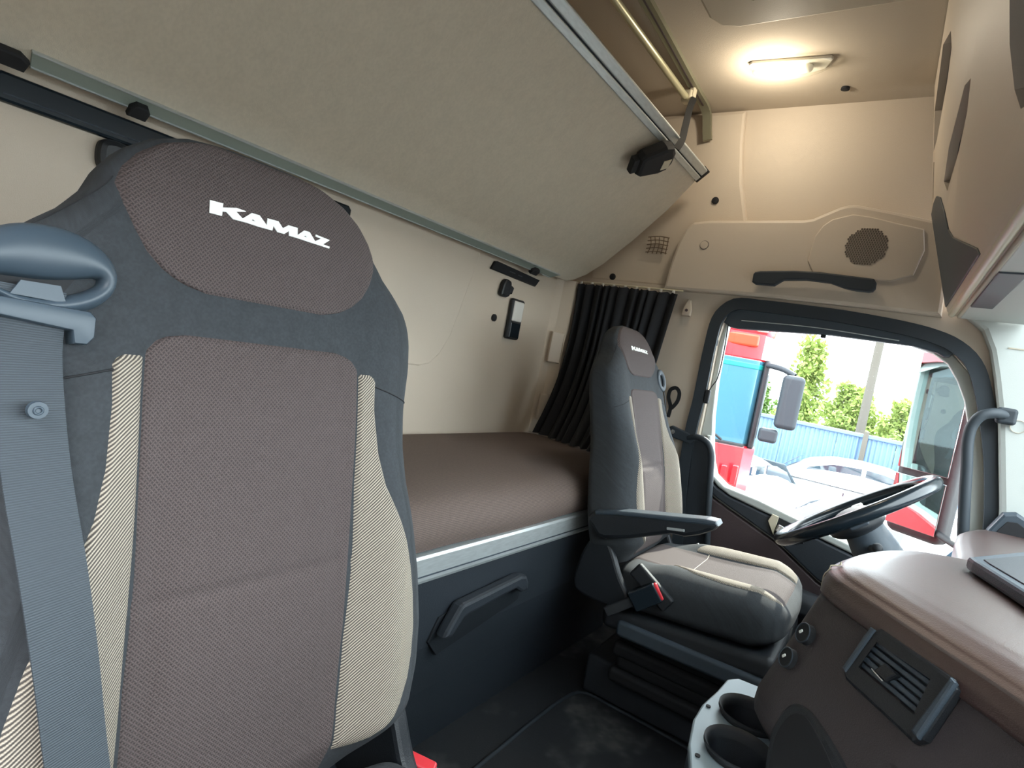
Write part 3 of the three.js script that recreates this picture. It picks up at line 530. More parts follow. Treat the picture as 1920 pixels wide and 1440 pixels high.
function padBody(frame, v0, v1, out, thick, face, rows = 90) {
  const N = 72; // cross-section points: front then back
  return grid(rows, N, (i, j) => {
    const e = i * 2 - 1, v = lerp(v0, v1, 0.5 + 0.5 * Math.sin(e * Math.PI / 2)); // denser at the ends
    const a = j * 2 * Math.PI, c = Math.cos(a), s = Math.sin(a), hw = out(v);
    const u = hw * Math.sign(c) * Math.pow(Math.abs(c), 0.45);
    const w = s >= 0 ? face(u, v) * (Math.abs(s) < 1e-6 ? 0 : 1) : -thick(v) / 2 * Math.pow(Math.abs(s), 0.45);
    return frame(u, v, w);
  }, (i, j) => { const e = i * 2 - 1, v = lerp(v0, v1, 0.5 + 0.5 * Math.sin(e * Math.PI / 2)), a = j * 2 * Math.PI; const c = Math.cos(a), u = out(v) * Math.sign(c) * Math.pow(Math.abs(c), 0.45); return [u, v + (Math.sin(a) >= 0 ? face(u, v) : -thick(v) * Math.abs(Math.sin(a))) * (Math.abs(u) > out(v) * 0.85 ? 1 : 0)]; });
}
function padPanel(frame, face, v0, v1, left, right, rows = 60, cols = 30, lift = 0.0035) {
  return grid(rows, cols, (i, j) => {
    const v = lerp(v0, v1, i), u = lerp(left(v), right(v), j);
    const e = Math.min(j, 1 - j) * Math.abs(right(v) - left(v)), f = Math.min(i, 1 - i) * Math.abs(v1 - v0);
    return frame(u, v, face(u, v) + lift * smooth(0, 0.006, Math.min(e, f)) + 0.0002 - 0.0012 * (1 - smooth(0, 0.003, Math.min(e, f))));
  }, (i, j) => { const v = lerp(v0, v1, i); return [lerp(left(v), right(v), j), v]; });
}
function lettering(frame, face, width) {
  const k = width / 1545, toUV = ([x, y]) => new THREE.Vector2((x - 115) * k - width / 2, (212 - y) * k * 0.95 + 0.012);
  const dense = (p) => p.flatMap((a, i) => { const b = p[(i + 1) % p.length]; return [0, 0.5].map((t) => [lerp(a[0], b[0], t), lerp(a[1], b[1], t)]); });
  const s = new THREE.Shape(dense(logoOutline).map(toUV)); for (const h of logoHoles) s.holes.push(new THREE.Path(h.map(toUV)));
  const g = new THREE.ExtrudeGeometry(s, { depth: 0.0012, bevelEnabled: false }), p = g.attributes.position;
  for (let i = 0; i < p.count; i++) { const q = frame(p.getX(i), p.getY(i), face(p.getX(i), p.getY(i)) + 0.0035 + p.getZ(i)); p.setXYZ(i, q.x, q.y, q.z); }
  g.computeVertexNormals(); return g;
}
const headHalf = table([[0.0955, 0.02], [0.092, 0.06], [0.085, 0.088], [0.07, 0.12], [0.05, 0.143], [0.03, 0.157], [0.012, 0.163], [-0.01, 0.157], [-0.03, 0.148], [-0.05, 0.136], [-0.065, 0.12], [-0.076, 0.10], [-0.083, 0.07]]);
const centreHalf = table([[-0.127, 0.09], [-0.130, 0.108], [-0.137, 0.122], [-0.148, 0.131], [-0.20, 0.131], [-0.30, 0.129], [-0.45, 0.128], [-0.67, 0.126]]);
const bolIn = table([[-0.15, 0.1305], [-0.2, 0.1305], [-0.3, 0.1285], [-0.45, 0.1275], [-0.62, 0.126]]);
const bolOut = table([[-0.152, 0.150], [-0.160, 0.160], [-0.20, 0.158], [-0.258, 0.162], [-0.30, 0.170], [-0.343, 0.188], [-0.38, 0.203], [-0.41, 0.213], [-0.45, 0.222], [-0.49, 0.227], [-0.53, 0.226], [-0.56, 0.220], [-0.59, 0.206], [-0.61, 0.188], [-0.622, 0.170], [-0.632, 0.14]]);

function makeSeat(name, label, cx, y0, z0, recline, cush, lean = 0) {
  const t = thing(name, label, 'seat', 'cab seats');
  const S = V(0, Math.cos(recline), -Math.sin(recline)), N = V(0, Math.sin(recline), Math.cos(recline));
  const O = V(cx, y0, z0).addScaledVector(N, -backFace(0, 0.012));
  const fr = (u, v, w) => V(O.x + u + v * lean, O.y + S.y * (v - 0.012) + N.y * w, O.z + S.z * (v - 0.012) + N.z * w);
  const back = part('backrest', padBody(fr, 0.098, -0.70, backOut, backThick, backFace, 110), M.cloth, t, 'charcoal cloth backrest with built-in headrest');
  const hp = part('headrest_panel', padPanel(fr, backFace, 0.0935, -0.083, (v) => -headHalf(v), headHalf, 60, 60), M.weave, back, 'brown woven headrest panel');
  hp.userData.label = 'brown woven headrest panel';
  part('lettering', lettering(fr, backFace, 0.155), M.logo, back, 'white KAMAZ lettering');
  part('centre_panel', padPanel(fr, backFace, -0.127, -0.668, (v) => -centreHalf(v), centreHalf, 110, 50), M.weave, back, 'brown woven centre panel');
  part('side_bolster', padPanel(fr, backFace, -0.152, -0.632, bolIn, bolOut, 90, 24), M.twill, back, 'pale twill side bolster');
  part('side_bolster', padPanel(fr, backFace, -0.152, -0.632, (v) => -bolOut(v), (v) => -bolIn(v), 90, 24), M.twill, back, 'pale twill side bolster');
  for (const s of [-1, 1]) {
    const pts = []; for (let k = 0; k <= 10; k++) { const u = s * lerp(0.157, 0.236, k / 10), v = -0.168 - 0.022 * k / 10; pts.push(fr(u, v, backFace(u, v) + 0.0003)); }
    part('shoulder_seam', tube(pts, 0.0011, 16, 5), M.blackMatte, back);
  }
  const pts2 = []; for (let k = 0; k <= 20; k++) { const a = k / 20, u = -lerp(0.17, 0.236, a), v = lerp(0.018, -0.05, Math.pow(a, 0.8)); pts2.push(fr(u * 0.955, v, backFace(u * 0.955, v) + 0.0003)); }
  part('shoulder_seam', tube(pts2, 0.0007, 20, 5), M.blackMatte, back);
  // cushion
  const tilt = cush.tilt, F = V(0, Math.sin(tilt), Math.cos(tilt)), U = V(0, Math.cos(tilt), -Math.sin(tilt)), Q = V(cx, cush.y, cush.z);
  const fc = (u, v, w) => V(Q.x - u, Q.y + F.y * v + U.y * w, Q.z + F.z * v + U.z * w);
  const cu = part('seat_cushion', padBody(fc, 0, 0.52, cushOut, cushThick, cushFace, 70), M.cloth, t, 'charcoal cloth seat cushion');
  part('cushion_centre_panel', padPanel(fc, cushFace, 0.03, 0.495, () => -0.128, () => 0.128, 60, 30), M.weave, cu, 'brown woven cushion centre');
  const cbOut = table([[0.17, 0.14], [0.20, 0.172], [0.26, 0.196], [0.34, 0.205], [0.42, 0.203], [0.47, 0.19], [0.495, 0.165]]);
  part('cushion_bolster', padPanel(fc, cushFace, 0.175, 0.495, () => 0.131, cbOut, 50, 16), M.twill, cu, 'pale twill cushion bolster');
  part('cushion_bolster', padPanel(fc, cushFace, 0.175, 0.495, (v) => -cbOut(v), () => -0.131, 50, 16), M.twill, cu, 'pale twill cushion bolster');
  const seamPts = []; for (let k = 0; k <= 12; k++) { const u = lerp(-0.126, 0.126, k / 12); seamPts.push(fc(u, 0.22, cushFace(u, 0.22) + 0.0035)); }
  part('cushion_seam', tube(seamPts, 0.0009, 24, 5), M.cream, cu);
  // pan, suspension and plinth
  const base = part('seat_pan', at(rbox(0.50, 0.07, 0.50, 0.025, 3), cx, cush.y - 0.075, cush.z + 0.26, -tilt), M.black, t);
  for (const s of [-1, 1]) part('side_valance', at(rbox(0.035, 0.05, 0.42, 0.012, 3), cx + s * 0.245, cush.y - 0.105, cush.z + 0.28, -0.015), M.slate, base, 'smooth blue grey side valance');
  const bellows = []; for (let k = 0; k < 4; k++) bellows.push(at(rbox(0.40 - (k % 2) * 0.03, 0.045, 0.40 - (k % 2) * 0.03, 0.015), cx, 0.15 + k * 0.042, cush.z + 0.25));
  part('suspension_bellows', mergeGeometries(bellows.map((g) => g.ni())), M.blackMatte, t);
  part('plinth', at(rbox(0.36, 0.13, 0.60, 0.012, 3), cx + (cx > 0 ? 0.08 : -0.08), 0.066, cush.z + 0.24), M.charcoal, t);
  // recliner covers on both sides
  for (const s of [-1, 1]) part('recliner_cover', slab([[-0.07, -0.06], [0.05, -0.07], [0.10, -0.03], [0.06, 0.03], [0.01, 0.11], [-0.04, 0.12], [-0.075, 0.04]], 0.03, V(cx + s * 0.255 + 0.015, cush.y + 0.02, cush.z - 0.01), V(0, 0, 1), Y1, 0.008, [], true), M.black, t);
  return { t, back, fr, fc, cu };
}
function buckle(parent, o, rx, ry, label) {
  const g = new THREE.Group(); g.name = 'belt_buckle'; g.position.copy(o); g.rotation.set(rx, ry, 0, 'YXZ'); parent.add(g); if (label) g.userData.label = label;
  part('buckle_body', at(rbox(0.032, 0.085, 0.06, 0.006, 2), 0, 0, 0), M.blackGloss, g);
  part('release_button', at(rbox(0.025, 0.016, 0.052, 0.005, 2), 0, 0.042, 0), M.redButton, g, 'red release button');
  part('stalk', at(rbox(0.012, 0.10, 0.03, 0.004), 0, -0.08, 0), M.black, g);
  return g;
}
// ---- driver seat ----
{
  const s = makeSeat('driver_seat', 'driver seat behind the steering wheel with folding armrest', 0.765, 1.171, 0.632, 0.25, { y: 0.435, z: 0.765, tilt: 0.09 });
  const arm = part('armrest', slab([[0.70, 0.640], [0.715, 0.660], [0.80, 0.683], [1.06, 0.736], [1.085, 0.738], [1.095, 0.728], [1.085, 0.713], [1.05, 0.690], [1.01, 0.672], [0.97, 0.668], [0.853, 0.617], [0.77, 0.590], [0.745, 0.590], [0.72, 0.612], [0.70, 0.625]].map(([z, y]) => [0.70 + (z - 0.70) * 0.94, y]), 0.058, V(0.505, 0, 0), Z1, Y1, 0.012), M.black, s.t, 'black folding armrest');
  part('armrest_pad', slab([[0.72, 0.664], [0.80, 0.686], [1.06, 0.739], [1.088, 0.741], [1.096, 0.731], [1.08, 0.727], [0.80, 0.672], [0.725, 0.652]].map(([z, y]) => [0.70 + (z - 0.70) * 0.94, y]), 0.064, V(0.508, 0, 0), Z1, Y1, 0.005), M.slate, arm);
  part('adjuster_plate', at(rbox(0.004, 0.008, 0.05, 0.002), 0.446, 0.686, 0.965, -0.2), M.alu, arm, 'small silver adjuster plate');
  { const th = 0.035, px = 0.765, pz = 0.66; s.t.rotation.y = th; s.t.position.set(px - (px * Math.cos(th) + pz * Math.sin(th)), 0, pz - (-px * Math.sin(th) + pz * Math.cos(th))); }
  // lap buckle holder on the near side
  buckle(s.t, V(0.495, 0.455, 0.905), 0.9, 0.25, 'seat belt buckle with red button beside the cushion');
  part('buckle_bracket', at(rbox(0.02, 0.05, 0.14, 0.008), 0.508, 0.485, 0.915, 0.55), M.black, s.t);
  part('chrome_lever', tube([[0.97, 0.53, 0.915], [0.962, 0.512, 0.925], [0.955, 0.502, 0.948], [0.955, 0.508, 0.962]], 0.006, 16, 8), M.chrome, s.t, 'small bright metal belt end');
  // belt outlet on the outer shoulder
  const bo = s.fr(0.185, -0.085, backFace(0.185, -0.085) - 0.006);
  const ring = new THREE.TorusGeometry(0.028, 0.010, 12, 28).scale(0.85, 1.15, 0.8); ring.rotateX(-0.3); ring.rotateZ(0.35); ring.translate(bo.x, bo.y, bo.z + 0.006);
  const gp = part('belt_guide', ring, M.slate, s.t, 'oval belt guide on the shoulder');
  part('belt_webbing', band([[0.20, -0.10], [0.205, -0.14], [0.214, -0.18], [0.228, -0.22]].map(([u, v]) => s.fr(u, v, backFace(u, v) + 0.004).toArray()), 0.010, 0.001, () => V(0.3, 0.3, 1), 16), M.web, gp, 'dark belt webbing');
}
// ---- passenger seat ----
{
  const s = makeSeat('passenger_seat', 'large passenger seat in the foreground with white lettering and seat belt', -0.768, 1.187, 0.81, 0.171, { y: 0.435, z: 0.90, tilt: 0.09 }, 0.03);
  // belt guide: oval shell with a curved slot, and the outlet bar below it
  const gu = -0.213, gv = -0.088, g0 = backFace(gu, gv) + 0.004;
  const oval = [], hole = [];
  for (let k = 0; k < 48; k++) { const a = k / 48 * Math.PI * 2; oval.push([gu + 0.052 * Math.cos(a) * (Math.sin(a) < 0 ? 0.96 : 1), gv + 0.040 * Math.sin(a) * (Math.sin(a) < 0 ? 0.95 : 1)]); }
  const slotC = (t) => [gu + lerp(-0.04, 0.036, t), gv - 0.014 + 0.012 * Math.pow(t, 3) - 0.002 * Math.sin(t * Math.PI)];
  for (let k = 0; k <= 16; k++) { const [a, b] = slotC(k / 16); hole.push([a, b + 0.0055]); }
  for (let k = 16; k >= 0; k--) { const [a, b] = slotC(k / 16); hole.push([a, b - 0.0075]); }
  const warp = (g, base) => { const p = g.attributes.position; for (let i = 0; i < p.count; i++) { const x = p.getX(i), y = p.getY(i), q = s.fr(x, y, base + p.getZ(i)); p.setXYZ(i, q.x, q.y, q.z); } g.computeVertexNormals(); return g; };
  const ringPt = (th, q) => { // q: 0 outer rim .. 1 slot edge
    const c = Math.cos(th), d = Math.sin(th), t = (1 + c) / 2, [hx, hy] = slotC(t), e = Math.pow(Math.abs(d), 0.6) * Math.sign(d);
    const ox = gu + 0.052 * c, oy = gv + 0.040 * d * (d < 0 ? 0.95 : 1), ix = hx, iy = hy + (e > 0 ? 0.0055 * e : 0.0075 * e);
    return s.fr(lerp(ox, ix, q), lerp(oy, iy, q), g0 - 0.006 + 0.022 * Math.pow(Math.sin(Math.PI * clamp(q, 0.0001, 0.9999)), 0.32));
  };
  const guide = part('belt_guide', grid(96, 24, (i, j) => ringPt(i * 2 * Math.PI, j)), M.slateSmooth, s.t, 'blue grey oval belt guide with a slot');
  const barShape = new THREE.Shape([[-0.054, -0.142], [-0.054, -0.128], [-0.046, -0.124], [0.026, -0.128], [0.031, -0.133], [0.031, -0.15], [0.026, -0.157], [0.016, -0.157], [0.014, -0.146], [-0.036, -0.140], [-0.037, -0.152], [-0.05, -0.152]].map(([a, b]) => new THREE.Vector2(gu + a + 0.002, b + 0.008)));
  part('belt_outlet', toCreasedNormals(warp(new THREE.ExtrudeGeometry(barShape, { depth: 0.018, bevelEnabled: true, bevelSize: 0.002, bevelThickness: 0.003, bevelOffset: -0.002, bevelSegments: 3 }), g0 + 0.002), 0.6), M.slateSmooth, guide);
  part('slot_dark', warp(new THREE.ExtrudeGeometry(new THREE.Shape(hole.map(([p, q]) => new THREE.Vector2(gu + (p - gu) * 1.05, q + (q > slotC(0.5)[1] ? 0.004 : -0.004)))), { depth: 0.004, bevelEnabled: false }), g0 - 0.003), M.blackMatte, guide);
  part('belt_tongue', warp(new THREE.ExtrudeGeometry(new THREE.Shape([[-0.026, -0.113], [0.012, -0.115], [0.007, -0.101], [-0.02, -0.101]].map(([a, b]) => new THREE.Vector2(gu + a, b))), { depth: 0.004, bevelEnabled: false }), g0 + 0.011), M.slateSmooth, guide, 'metal belt tongue in the slot');
  // webbing falls from the outlet and turns edge-on lower down
  const wp = [[gu - 0.0105, -0.105, g0 + 0.009], [gu - 0.0105, -0.125, g0 + 0.013], [gu - 0.0105, -0.16, g0 + 0.016], [gu - 0.002, -0.25], [gu + 0.010, -0.33], [gu + 0.022, -0.40], [gu + 0.036, -0.48], [gu + 0.050, -0.55], [gu + 0.064, -0.62], [gu + 0.082, -0.72]].map(([u, v, w]) => [u, v, w ?? Math.max(backFace(u - 0.02, v), backFace(u + 0.02, v), backFace(u, v), 0.06) + 0.014 + 0.01 * smooth(-0.5, -0.7, v)]).map((p) => s.fr(...p).toArray());
  const web = part('belt_webbing', band(wp, 0.0235, 0.0008, (tt) => V(Math.sin(tt * 0.45), 0.15, Math.cos(tt * 0.45)), 60), M.web, s.t, 'blue grey seat belt webbing');
  const sp = s.fr(gu - 0.006, -0.205, g0 + 0.033); const stud = cyl(0.0068, 0.0075, 0.004, 20); stud.rotateX(Math.PI / 2 - 0.1);
  part('belt_stud', mergeGeometries([stud.translate(sp.x, sp.y, sp.z + 0.003).ni(), at(new THREE.TorusGeometry(0.0028, 0.001, 6, 16), sp.x, sp.y, sp.z + 0.0055).ni()]), M.slateSmooth, web, 'round plastic belt stud');
  buckle(s.t, V(-0.488, 0.415, 0.945), 0.2, 0.5, 'seat belt buckle with red button beside the cushion');
  part('buckle_strap', band([[-0.50, 0.50, 0.83], [-0.497, 0.44, 0.86], [-0.49, 0.36, 0.89], [-0.485, 0.28, 0.91]], 0.022, 0.0015, () => V(-0.6, 0.1, 0.8), 16), M.web, s.t, 'blue grey lower strap');
}

// ================= steering wheel =================
{
  const t = thing('steering_wheel', 'dark steering wheel in front of the driver seat', 'steering wheel');
  const c = V(0.775, 0.822, 1.362), nrm = V(0, 0.782, -0.623), fwd = V(0, 0.623, 0.782); // nrm: towards the driver
  const m = new THREE.Matrix4().makeBasis(V(-1, 0, 0), fwd, V(0, 0, 0).crossVectors(V(-1, 0, 0), fwd)).setPosition(c);
  const put = (g) => g.applyMatrix4(m);
  const up = new THREE.Vector3().crossVectors(V(-1, 0, 0), fwd); const s = up.dot(nrm) > 0 ? 1 : -1; // local z sign towards the driver
  part('rim', put(new THREE.TorusGeometry(0.212, 0.0185, 16, 80)), M.blackGloss, t);
  part('hub', put(at(new THREE.SphereGeometry(0.08, 28, 14).scale(1.15, 0.95, 0.42), 0, -0.01, -s * 0.035)), M.black, t);
  part('airbag_cover', put(at(new THREE.SphereGeometry(0.06, 28, 14).scale(1.1, 0.9, 0.4), 0, -0.008, -s * 0.012)), M.charcoal, t);
  for (const [a, w] of [[0.1, 0.05], [Math.PI - 0.1, 0.05], [-Math.PI / 2 + 0.35, 0.03], [-Math.PI / 2 - 0.35, 0.03]]) {
    const dx = Math.cos(a), dy = Math.sin(a);
    part('spoke', put(at(rbox(0.15, w, 0.016, 0.007), dx * 0.135, dy * 0.135, -s * 0.018, 0, 0, 0).applyMatrix4(new THREE.Matrix4().makeTranslation(-dx * 0.135, -dy * 0.135, 0)).applyMatrix4(new THREE.Matrix4().makeRotationZ(a)).applyMatrix4(new THREE.Matrix4().makeTranslation(dx * 0.135, dy * 0.135, 0))), M.slate, t);
  }
  for (const sx of [-1, 1]) part('button_pad', put(at(rbox(0.05, 0.032, 0.012, 0.006), sx * 0.105, 0.0, s * 0.0)), M.paleGrey, t, 'pale button cluster');
  const col = part('steering_column', at(cyl(0.05, 0.085, 0.26, 28), 0, 0, 0), M.slate, t, 'tapered column cover');
  col.geometry.applyMatrix4(new THREE.Matrix4().makeRotationFromQuaternion(new THREE.Quaternion().setFromUnitVectors(Y1, nrm.clone()))); col.geometry.translate(...c.clone().addScaledVector(nrm, -0.17).toArray());
  part('stalk', tube([c.clone().addScaledVector(nrm, -0.10).add(V(-0.05, 0, 0)), c.clone().addScaledVector(nrm, -0.085).add(V(-0.15, 0.01, 0.02)), c.clone().addScaledVector(nrm, -0.075).add(V(-0.21, 0.015, 0.03))], 0.009, 16, 8), M.black, t);
  part('stalk_tip', new THREE.SphereGeometry(0.0125, 14, 10).translate(...c.clone().addScaledVector(nrm, -0.075).add(V(-0.21, 0.015, 0.03)).toArray()), M.black, t);
}

// ================= dashboard =================
{
  const t = thing('dashboard', 'brown wraparound dashboard with protruding centre stack', 'dashboard');
  // plan of the rear edge from the driver door to the passenger door, then back along the bulkhead
  const edge = new THREE.CatmullRomCurve3([V(1.14, 0, 1.66), V(1.0, 0, 1.62), V(0.80, 0, 1.60), V(0.50, 0, 1.585), V(0.30, 0, 1.53), V(0.12, 0, 1.445), V(-0.02, 0, 1.405), V(-0.11, 0, 1.398), V(-0.155, 0, 1.412), V(-0.20, 0, 1.447), V(-0.28, 0, 1.512), V(-0.40, 0, 1.605), V(-0.52, 0, 1.66), V(-0.70, 0, 1.69), V(-1.14, 0, 1.70)], false, 'centripetal');
  const N = 120, pl = [], nl = [];
  for (let i = 0; i <= N; i++) { const p = edge.getPointAt(i / N), q = edge.getTangentAt(i / N); pl.push(p); nl.push(V(q.z, 0, -q.x).normalize()); }
  for (const n of nl) if (n.z > 0) n.negate();
  // weight: how far the lower part flares towards the rear (strong on the centre stack, weak elsewhere)
  const flare = (x) => smooth(-0.55, -0.30, x) * (1 - smooth(-0.14, 0.02, x));
  const P = (i, y, off) => { const k = Math.round(i * N), f = flare(pl[k].x); const o = off > 0 ? off * f + off * 0.1 * (1 - f) : off; const drop = smooth(0.15, 0.55, pl[k].x) * 0.045, on = Math.max(o, -0.035), oz = Math.min(0, o + 0.035); return V(pl[k].x + nl[k].x * on, y - drop * smooth(0.5, 0.85, y), Math.min(pl[k].z + nl[k].z * on - oz, 1.96)); };
  const low = [[0.18, 0.0], [0.40, 0.0], [0.52, 0.012], [0.58, 0.045], [0.615, 0.072], [0.64, 0.070], [0.72, 0.042], [0.80, 0.014], [0.815, 0.008], [0.819, 0.001]];
  const lc = (tt) => { const k = tt * (low.length - 1), a = Math.min(Math.floor(k), low.length - 2); return [lerp(low[a][0], low[a + 1][0], k - a), lerp(low[a][1], low[a + 1][1], k - a)]; };
  part('lower_fascia', metreUV(grid((low.length - 1) * 4, N, (i, j) => { const [y, o] = lc(i); return P(j, y, o); })), M.flank, t, 'dark brown fascia of the centre stack');
  const top = [[0.812, 0.002], [0.818, 0.013], [0.832, 0.012], [0.848, 0.004], [0.860, -0.010], [0.868, -0.030], [0.872, -0.06], [0.874, -0.12], [0.876, -0.20], [0.872, -0.30], [0.868, -0.48]];
  const tc = (tt) => { const k = tt * (top.length - 1), a = Math.min(Math.floor(k), top.length - 2); return [lerp(top[a][0], top[a + 1][0], k - a), lerp(top[a][1], top[a + 1][1], k - a)]; };
  part('top_pad', metreUV(grid((top.length - 1) * 4, N, (i, j) => { const [y, o] = tc(i); return P(j, y, o > 0 ? o * 0.8 + 0.003 : o); })), M.redBrown, t, 'red brown padded dashboard top');
  part('pad_joint', (() => { const c = []; for (let k = 0; k <= 8; k++) { const [y, o] = [[0.82, 0.0125], [0.832, 0.0125], [0.848, 0.006], [0.86, -0.008]][Math.min(3, Math.floor(k / 2))]; c.push(P(0.535, y + (k % 2) * 0.006, o)); } return tube(c, 0.0012, 12, 5); })(), M.cream, t);
  // ---- fittings on the passenger-facing flank of the centre stack ----
  const e1 = V(-0.788, 0, 0.615), n = V(-0.58684, 0.30038, -0.75192), e2 = V(0.18474, 0.95342, 0.2367), o = V(-0.15, 0.80, 1.40);
  // -e1 x e2 must give n
  const A1 = e1.clone().negate(); const chk = new THREE.Vector3().crossVectors(A1, e2).dot(n) > 0;
  const ax = chk ? A1 : e1, sg = chk ? -1 : 1;
  const fl = (pts, lift, depth, bevel = 0.002, holes = [], sm = false) => slab(pts.map(([a, b]) => [sg * a, b]), depth, o.clone().addScaledVector(n, lift), ax, e2, bevel, holes.map((h) => h.map(([a, b]) => [sg * a, b])), sm);
  const vent = part('air_vent', fl([[0.108, -0.047], [0.118, 0.020], [0.125, 0.028], [0.242, 0.030], [0.250, 0.022], [0.246, -0.045], [0.238, -0.055], [0.116, -0.055]], 0.002, 0.015, 0.004, [[[0.122, -0.034], [0.128, 0.014], [0.224, 0.018], [0.228, -0.034]]]), M.black, t, 'black dashboard air vent');
  for (let k = 0; k < 6; k++) { const y = -0.029 + k * 0.0085; part('slat', fl([[0.123, y], [0.123, y + 0.0062], [0.228, y + 0.0068], [0.228, y + 0.0006]], 0.003 + 0.0015 * (k % 2), 0.009, 0.0015), M.slate, vent); }
  part('vent_back', fl([[0.118, -0.04], [0.118, 0.02], [0.232, 0.022], [0.232, -0.04]], 0.002, 0.004, 0), M.blackMatte, vent);
  part('vent_tab', fl([[0.150, -0.020], [0.172, -0.022], [0.182, -0.006], [0.158, -0.004]], 0.009, 0.010, 0.003), M.black, vent);
  part('vent_tab_edge', fl([[0.148, -0.021], [0.171, -0.024], [0.171, -0.0225], [0.148, -0.0195]], 0.018, 0.002, 0.0004), M.chrome, vent);
  part('vent_end_bar', fl([[0.234, -0.045], [0.246, -0.047], [0.251, 0.028], [0.243, 0.030]], 0.014, 0.008, 0.003), M.slate, vent);
  part('vent_end_bar', fl([[0.106, -0.045], [0.114, -0.047], [0.122, 0.022], [0.113, 0.022]], 0.014, 0.006, 0.0025), M.slate, vent);
  const knob = (a, b, lab) => {
    const q = new THREE.Quaternion().setFromUnitVectors(Y1, n), p = o.clone().addScaledVector(e1, a).addScaledVector(e2, b);
    const k = part('rotary_knob', cyl(0.0145, 0.0165, 0.018, 28).applyQuaternion(q).translate(...p.clone().addScaledVector(n, 0.010).toArray()), M.black, t, lab);
    part('knob_ring', new THREE.TorusGeometry(0.0145, 0.0011, 8, 32).rotateX(Math.PI / 2).applyQuaternion(q).translate(...p.clone().addScaledVector(n, 0.019).toArray()), M.slate, k);
    part('knob_mark', rbox(0.004, 0.002, 0.007, 0.0008).applyQuaternion(q).translate(...p.clone().addScaledVector(n, 0.020).addScaledVector(e1, -0.003).toArray()), M.logo, k);
  };
  knob(0.010, -0.046, 'upper black rotary knob'); knob(0.004, -0.092, 'lower black rotary knob');
  const pk = part('storage_pocket', fl([[0.052, -0.20], [0.045, -0.165], [0.052, -0.138], [0.07, -0.125], [0.11, -0.123], [0.20, -0.145], [0.25, -0.20], [0.24, -0.24], [0.10, -0.25]], 0.001, 0.014, 0.005, [], true), M.black, t, 'dark open storage pocket');
  part('pocket_inner', fl([[0.066, -0.20], [0.060, -0.165], [0.075, -0.137], [0.11, -0.133], [0.19, -0.158], [0.23, -0.20], [0.22, -0.23], [0.10, -0.235]], 0.012, 0.004, 0.001, [], true), M.blackMatte, pk);
  // soft raised frame that sweeps round the vent
  part('vent_surround', tube([[0.115, 0.024], [0.085, 0.018], [0.066, -0.002], [0.062, -0.05], [0.085, -0.082], [0.16, -0.092], [0.26, -0.094]].map(([a, b]) => o.clone().addScaledVector(e1, a).addScaledVector(e2, b).addScaledVector(n, -0.006)), 0.013, 60, 10), M.flank, t);
}
{
  const t = thing('dash_pad_tray', 'dark grey soft tray lying on the dashboard top', 'tray');
  part('tray', flatSlab([[0.06, 1.575], [0.085, 1.57], [0.40, 1.70], [0.30, 1.86], [-0.28, 1.74], [-0.28, 1.69]], 0.877, 0.022, 0.006), M.slate, t);
  part('tray_mat', flatSlab([[0.06, 1.595], [0.085, 1.59], [0.37, 1.71], [0.28, 1.84], [-0.25, 1.73], [-0.25, 1.705]], 0.897, 0.004, 0.001), M.charcoal, t);
}
{
  const t = thing('side_air_vent', 'dark side air vent at the dashboard end by the windscreen pillar', 'vent');
  part('frame', sideSlab([[1.675, 0.775], [1.69, 0.83], [1.715, 0.885], [1.745, 0.895], [1.80, 0.868], [1.84, 0.80], [1.84, 0.76], [1.68, 0.76]], 1.105, 0.045, 0.008), M.slate, t);
  part('opening', sideSlab([[1.695, 0.785], [1.712, 0.835], [1.728, 0.865], [1.75, 0.868], [1.79, 0.845], [1.815, 0.79], [1.81, 0.775], [1.70, 0.775]], 1.101, 0.008, 0.001), M.blackMatte, t);
}
{
  const t = thing('cup_holder', 'silver cup holder console with two dark cups beside the centre stack', 'cup holder');
  const outline = [[0.05, 1.31], [0.045, 1.275], [0.02, 1.26], [-0.04, 1.258], [-0.11, 1.252], [-0.17, 1.255], [-0.24, 1.27], [-0.32, 1.30], [-0.36, 1.36], [-0.34, 1.42], [-0.14, 1.42], [0.04, 1.36]];
  const circ = (x, z, r) => Array.from({ length: 32 }, (_, k) => [x + r * Math.cos(k / 16 * Math.PI), z + r * Math.sin(k / 16 * Math.PI)]);
  const c1 = [-0.085, 1.325], c2 = [-0.205, 1.335], R = 0.046;
  part('top_plate', metreUV(flatSlab(outline, 0.542, 0.012, 0.003, [circ(...c1, R), circ(...c2, R)], false)), M.silver, t, 'brushed silver top plate');
  part('housing', flatSlab(outline.map(([x, z]) => [lerp(-0.15, x, 0.98), lerp(1.34, z, 0.98)]), 0.0, 0.541, 0, [circ(...c1, R), circ(...c2, R)]), M.charcoal, t);
  for (const [x, z] of [c1, c2]) {
    const g = new THREE.LatheGeometry([[0.001, -0.085], [0.036, -0.085], [0.040, -0.08], [0.0435, -0.005], [0.046, 0.006], [0.052, 0.012], [0.052, 0.006], [0.0475, 0.0], [0.047, -0.004]].map(([a, b]) => new THREE.Vector2(a, b)), 40);
    part('cup', g.translate(x, 0.556, z), M.black, t, 'dark round cup');
  }
  for (const [x, z] of [[-0.11, 1.262], [-0.26, 1.29]]) part('plate_screw', at(cyl(0.004, 0.004, 0.003, 12), x, 0.5545, z), M.blackMatte, t);
}

